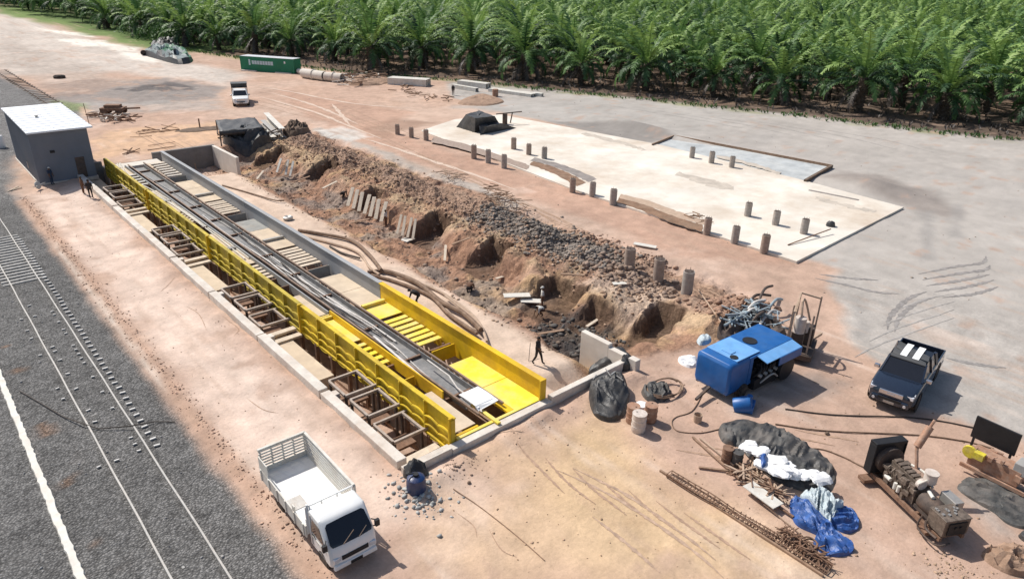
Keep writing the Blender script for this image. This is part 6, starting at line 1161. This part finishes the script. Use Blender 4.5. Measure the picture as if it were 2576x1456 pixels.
b=MB(); b.box((1.1,.62,1.1),(.75,.4,.55)); b.build('terminal_box','steel_grey',gn,bevel=.02)
b=MB(); b.tube(smoothpts([(1.3,-.72,.9),(1.3,-.78,.3),(2.2,-.78,.28),(2.25,-.2,.28)],16),.035,6); b.tube(smoothpts([(1.45,-.66,.75),(1.6,-.72,.5),(2.1,-.7,.48)],10),.05,6); b.build('pipe_rail','steel_dark',gn,smooth=True)
b=MB(); b.bb(2.17,2.2,-.4,.4,.62,1.15); b.cyl((2.2,-.1,.95),(2.24,-.1,.95),.06,n=10); b.cyl((2.2,.12,.95),(2.24,.12,.95),.06,n=10); b.build('gauge_panel','black_plastic',gn)
g3=E('diesel_engine','tan engine with yellow fan cut off by the right picture edge','engine',(32.4,4.6,0),R_(-95))
b=MB(); b.bb(-1.2,1.4,-.5,-.4,.25,.42); b.bb(-1.2,1.4,.4,.5,.25,.42); b.bb(-1.0,1.0,-.36,.36,.42,1.15)
for i in range(20): b.box((rnd.uniform(-1.,1.),rnd.uniform(-.45,.45),rnd.uniform(.6,1.3)),(rnd.uniform(.1,.4),rnd.uniform(.1,.3),rnd.uniform(.1,.3)),rz=rnd.uniform(-.3,.3))
b.build('engine_block','drum_rust',g3,bevel=.01)
b=MB(); b.bb(-1.5,.3,.75,.85,1.1,2.2); b.bb(-1.4,-1.3,.76,.84,.3,1.1); b.bb(.1,.2,.76,.84,.3,1.1); b.build('radiator','black_plastic',g3,bevel=.02)
b=MB(); b.lathe([(.05,-.06),(.28,-.05),(.30,.05),(.05,.08)],(-1.0,-.42,1.05),axis='Y',n=16); b.box((-.6,-.45,1.1),(.4,.3,.3)); b.build('fan_guard','engine_yellow',g3)
b=MB(); b.box((.9,0,1.25),(.5,.7,.5)); b.build('terminal_box','concrete_grey',g3,bevel=.02)
heap('tarp_sheet',g2([(2405,1225),(2440,1200),(2520,1215),(2576,1235),(2600,1290),(2590,1330),(2540,1320),(2500,1290),(2455,1262)]),.22,'tarp_grey','grey tarpaulin spread on the ground between the generator and the right edge','tarpaulin',seed=34,ridge=1.6,fs=.8,nr_=16,sub=6)
heap('tarp_sheet',g2([(2560,1345),(2600,1330),(2640,1380),(2590,1370)]),.25,'tarp_black','dark tarpaulin corner at the right picture edge below the grey one','tarpaulin',seed=35,nr_=6,ridge=1.2)
heap('soil_heap',g2([(2465,1395),(2500,1378),(2560,1385),(2600,1400),(2590,1450),(2520,1440)]),.35,'soil_brown','brown broken soil heap in the near right corner','soil heap',seed=36,ridge=2.0,fs=.5)
# ---------------------------------------------------------------- oil palms
def frond(b,base,az,el,L,droop,n,lw,m,rr,ll=.95):
    p=Vector(base); a=el; seg=L/n; pts=[p.copy()]; dirs=[]
    for i in range(n):
        d=Vector((math.cos(az)*math.cos(a),math.sin(az)*math.cos(a),math.sin(a))); dirs.append(d); p=p+d*seg; pts.append(p.copy()); a-=droop*(.35+1.3*i/n)/n*2
    side=Vector((-math.sin(az),math.cos(az),0)); vs=[];fs=[]
    for i in range(n):
        w0=.09*(1-i/n)+.02; up=Vector((0,0,.03)); k=len(vs); w1=.09*(1-(i+1)/n)+.02
        vs+=[pts[i]-side*w0,pts[i]+side*w0,pts[i+1]+side*w1,pts[i+1]-side*w1]; fs.append((k,k+1,k+2,k+3))
    b.add(vs,fs,m)
    for i in range(n):
        t=(i+.5)/n
        if t<.12: continue
        ln=ll*(math.sin(math.pi*min(1,t*.88+.10))**.6)
        for h in (0.1,.35,.6,.85):
            c=pts[i].lerp(pts[i+1],h); d=dirs[i]
            for s in (-1,1):
                dr_=rr.uniform(-.55,.15); o=(side*s*.82+d*rr.uniform(.35,.75)+Vector((0,0,dr_))).normalized()*ln*rr.uniform(.8,1.15); tip=c+o+Vector((0,0,-.12*ln)); w=d*(lw*.5)
                b.add([c-w,c+w,(c+tip)/2+w*.9+Vector((0,0,.04)),tip,(c+tip)/2-w*.9+Vector((0,0,.04))],[(0,1,2,3,4)],m)
def crown_mesh(seed,n=8,nf=30,top=0):
    rr=random.Random(seed); b=MB()
    for i in range(nf):
        t=i/nf; az=i*2.39996+rr.uniform(-.2,.2); el=R_(84-86*t+rr.uniform(-9,9)); L=(4.6+1.3*math.sin(math.pi*min(1,t+.25)))*rr.uniform(.85,1.1)
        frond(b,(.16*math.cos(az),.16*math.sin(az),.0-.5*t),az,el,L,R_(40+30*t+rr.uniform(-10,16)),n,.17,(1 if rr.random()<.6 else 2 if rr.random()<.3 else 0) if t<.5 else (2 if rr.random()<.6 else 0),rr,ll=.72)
    return b
def dead_mesh(seed,nf=9):
    rr=random.Random(seed); b=MB()
    for i in range(nf): az=rr.uniform(0,6.28); frond(b,(.25*math.cos(az),.25*math.sin(az),-.75),az,R_(rr.uniform(-45,-8)),rr.uniform(3.0,4.4),R_(rr.uniform(40,75)),7,.09,0,rr,ll=.55)
    return b
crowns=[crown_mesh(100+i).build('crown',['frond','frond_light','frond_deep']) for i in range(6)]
deads=[dead_mesh(200+i).build('dead_fronds','frond_dead') for i in range(4)]
def trunk_mesh(seed):
    rr=random.Random(seed); b=MB(); b.tube([(0,0,-4.6),(0,0,-3.6),(.03,0,-1.6),(0,0,-.4),(0,0,.1)],[.55,.40,.36,.42,.30],10)
    for i in range(40): az=i*2.4; z=-3.1+2.9*i/40; b.box((.40*math.cos(az),.40*math.sin(az),z),(.22,.20,.12),rz=az,ry=-.7)
    return b.build('trunk','trunk')
trunks=[trunk_mesh(300+i) for i in range(2)]
protos=[]
cand=[]
dirv=np.array([.36,-.933]); nv=np.array([.933,.36]); org=np.array([62.,183.])
SP=12.0
for s in range(0,82):
    for t in range(-64,64):
        q=org+dirv*((t+.5*(s%2))*SP)+nv*(s*SP*.866-120)
        q=q+np.array([rnd.uniform(-.7,.7),rnd.uniform(-.7,.7)])
        if q[1]<-30 or q[0]<edge_x(q[1])+2.3: continue
        u,v,w_=PX(q[0],q[1],4)
        if w_<20: continue
        if u<-170-3000/w_*2 or u>2746+3000/w_*2 or v<-260 or v>1500: continue
        cand.append((math.hypot(q[0],q[1]),q[0],q[1],u,v))
cand.sort(); print('palms',len(cand))
near=cand[:290]; farp=cand[290:]
def near_label(x,y,u,v,d):
    e=x-edge_x(y)
    return e<8.6
LM=((520,'behind the covered heap'),(760,'behind the green container'),(960,'behind the pipes'),(1110,'behind the tallest beams'),(1250,'behind the short white beams'),(1400,'behind the long white beams'),(1660,'behind the covered machine'),(2000,'behind the slab annex'),(2300,'behind the right slab end'),(9e9,'at the far right'))
ORD='first second third fourth fifth sixth seventh eighth ninth tenth eleventh twelfth thirteenth fourteenth fifteenth sixteenth seventeenth eighteenth nineteenth twentieth'.split()
RW=['front row']+[q+' row' for q in ORD[1:]]+['row deepest of all']*9
def spot(c):
    e=c[1]-edge_x(c[2]); return (min(20,int(max(0,e-2.3)/11.1)),next(k for k,(lim,_) in enumerate(LM) if c[3]<lim))
grp={}
for c in near: grp.setdefault(spot(c),[]).append(c)
PL={}
for (ro,k),L_ in grp.items():
    L_.sort(key=lambda c:c[3]); n_=len(L_)
    for q,c in enumerate(L_):
        w_='alone there' if n_==1 else ('leftmost there' if q==0 else ('rightmost there' if q==n_-1 else (ORD[min(q,19)]+' from left')))
        PL[id(c)]=('dark green oil palm' if ro==0 else 'green oil palm crown')+' in the '+RW[ro]+' '+LM[k][1]+', '+w_
made=0
for i,c in enumerate(near):
    d,x,y,u,v=c; hh=rnd.uniform(2.5,3.3); s=rnd.uniform(1.3,1.75); z=gz(x,y)
    r=E('oil_palm','x','palm tree',(x,y,z+hh*s),rnd.uniform(0,6.28),scale=s)
    r.rotation_euler=(rnd.uniform(-.05,.05),rnd.uniform(-.05,.05),rnd.uniform(0,6.28))
    r['label']=PL[id(c)]; r['group']='front row of oil palms' if spot(c)[0]==0 else 'oil palms behind the front row'
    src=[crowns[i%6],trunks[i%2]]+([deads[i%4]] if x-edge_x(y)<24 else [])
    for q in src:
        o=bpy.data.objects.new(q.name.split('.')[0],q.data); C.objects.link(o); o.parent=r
gsrc=bpy.data.objects
for q in crowns+deads+trunks: bpy.data.objects.remove(q)
# the far plantation reads as one mass: instanced on points, one object
me=bpy.data.meshes.new('far_plantation'); pts=np.array([(c[1],c[2],hgt(c[1],c[2])+4.6+rnd.uniform(-1.0,1.3)) for c in farp]); me.from_pydata([tuple(map(float,p)) for p in pts],[],[])
fo=bpy.data.objects.new('far_plantation',me); C.objects.link(fo); tag(fo,'far green mass of oil palm crowns reaching the top of the picture','palm plantation',kind='stuff')
ng=bpy.data.node_groups.new('plantation','GeometryNodeTree'); ng.interface.new_socket('Geometry',in_out='INPUT',socket_type='NodeSocketGeometry'); ng.interface.new_socket('Geometry',in_out='OUTPUT',socket_type='NodeSocketGeometry')
gi_=ng.nodes.new('NodeGroupInput'); go_=ng.nodes.new('NodeGroupOutput'); iop=ng.nodes.new('GeometryNodeInstanceOnPoints'); j=ng.nodes.new('GeometryNodeGeometryToInstance')
palms=[o for o in bpy.data.objects if o.name.startswith('crown')][:6]
for q in palms:
    oi=ng.nodes.new('GeometryNodeObjectInfo'); oi.inputs['Object'].default_value=q; oi.transform_space='ORIGINAL'; ng.links.new(oi.outputs['Geometry'],j.inputs[0])
rv=ng.nodes.new('FunctionNodeRandomValue'); rv.data_type='FLOAT_VECTOR'; rv.inputs[0].default_value=(-.06,-.06,0); rv.inputs[1].default_value=(.06,.06,6.28)
rs=ng.nodes.new('FunctionNodeRandomValue'); rs.data_type='FLOAT'; rs.inputs[2].default_value=1.25; rs.inputs[3].default_value=1.8
e2r=ng.nodes.new('FunctionNodeEulerToRotation'); ng.links.new(rv.outputs[0],e2r.inputs[0])
iop.inputs['Pick Instance'].default_value=True
ng.links.new(gi_.outputs[0],iop.inputs['Points']); ng.links.new(j.outputs[0],iop.inputs['Instance']); ng.links.new(e2r.outputs[0],iop.inputs['Rotation']); ng.links.new(rs.outputs[1],iop.inputs['Scale']); ng.links.new(iop.outputs[0],go_.inputs[0])
fo.modifiers.new('plantation','NODES').node_group=ng
# undergrowth: dry litter fronds on the plantation floor, verge weeds
def weeds(name,label,fn,n,m,h,cat='weeds'):
    b=MB()
    for i in range(n):
        x,y=fn(); z=gz(x,y) if 0 else 0
        for k in range(5):
            a=rnd.uniform(0,6.28); l=h*rnd.uniform(.5,1.2); t=Vector((math.cos(a)*l*.7,math.sin(a)*l*.7,l)); sd_=Vector((-math.sin(a),math.cos(a),0))*l*.18; p=Vector((x,y,z)); b.add([p-sd_*.4,p+sd_*.4,p+t*.6+sd_,p+t,p+t*.6-sd_],[(0,1,2,3,4)])
    o=b.build(name,m); return tag(o,label,cat,kind='stuff')
def vf():
    y=rnd.uniform(20,200); return edge_x(y)+rnd.gauss(-.6,.8),y
weeds('verge_weeds','low weeds along the foot of the plantation bank',vf,900,'leaf_bush',.45)
def vf2():
    y=rnd.uniform(20,170); return edge_x(y)+rnd.uniform(1,22),y
weeds('palm_litter','dry fallen fronds on the shaded plantation floor',vf2,700,'frond_dead',.6,'litter')
def bush(u,v,r,h,label):
    p=G(u,v); b=MB(); rr=random.Random(int(u))
    for i in range(420):
        a=rr.uniform(0,6.28); e=rr.uniform(0,1.5); q=r*rr.uniform(.5,1)*(1+.3*math.sin(3*a+u)); c=Vector((q*math.cos(a)*math.cos(e),q*math.sin(a)*math.cos(e),.3+h*math.sin(e)*rr.uniform(.6,1))); d=Vector((rr.gauss(0,1),rr.gauss(0,1),rr.gauss(.4,1))).normalized()*.55; s_=d.orthogonal().normalized()*.2; b.add([c-s_,c+s_,c+d+s_*.6,c+d*1.3,c+d-s_*.6],[(0,1,2,3,4)])
    r_=E('bush',label,'bush',(p.x,p.y,0)); b.build('crown','leaf_bush',r_); b=MB(); b.cyl((0,0,-.2),(0,0,h*.6),.18,.08,8); b.build('trunk','trunk',r_)
for u,v,r,h,lb in ((300,62,6,4,'round green bush at the plantation edge above the pale road patches, left one'),(335,85,5,4,'green bush left of the first palms, behind the covered heap'),(410,108,4.5,4.5,'dense green bush behind the covered heap'),(280,40,8,6,'big green bush farthest back on the grassy verge'),(375,100,4,3.5,'low green bush between the verge and the covered heap'),(450,112,4,3.5,'green bush behind the right end of the covered heap')): bush(u,v,r,h,lb)
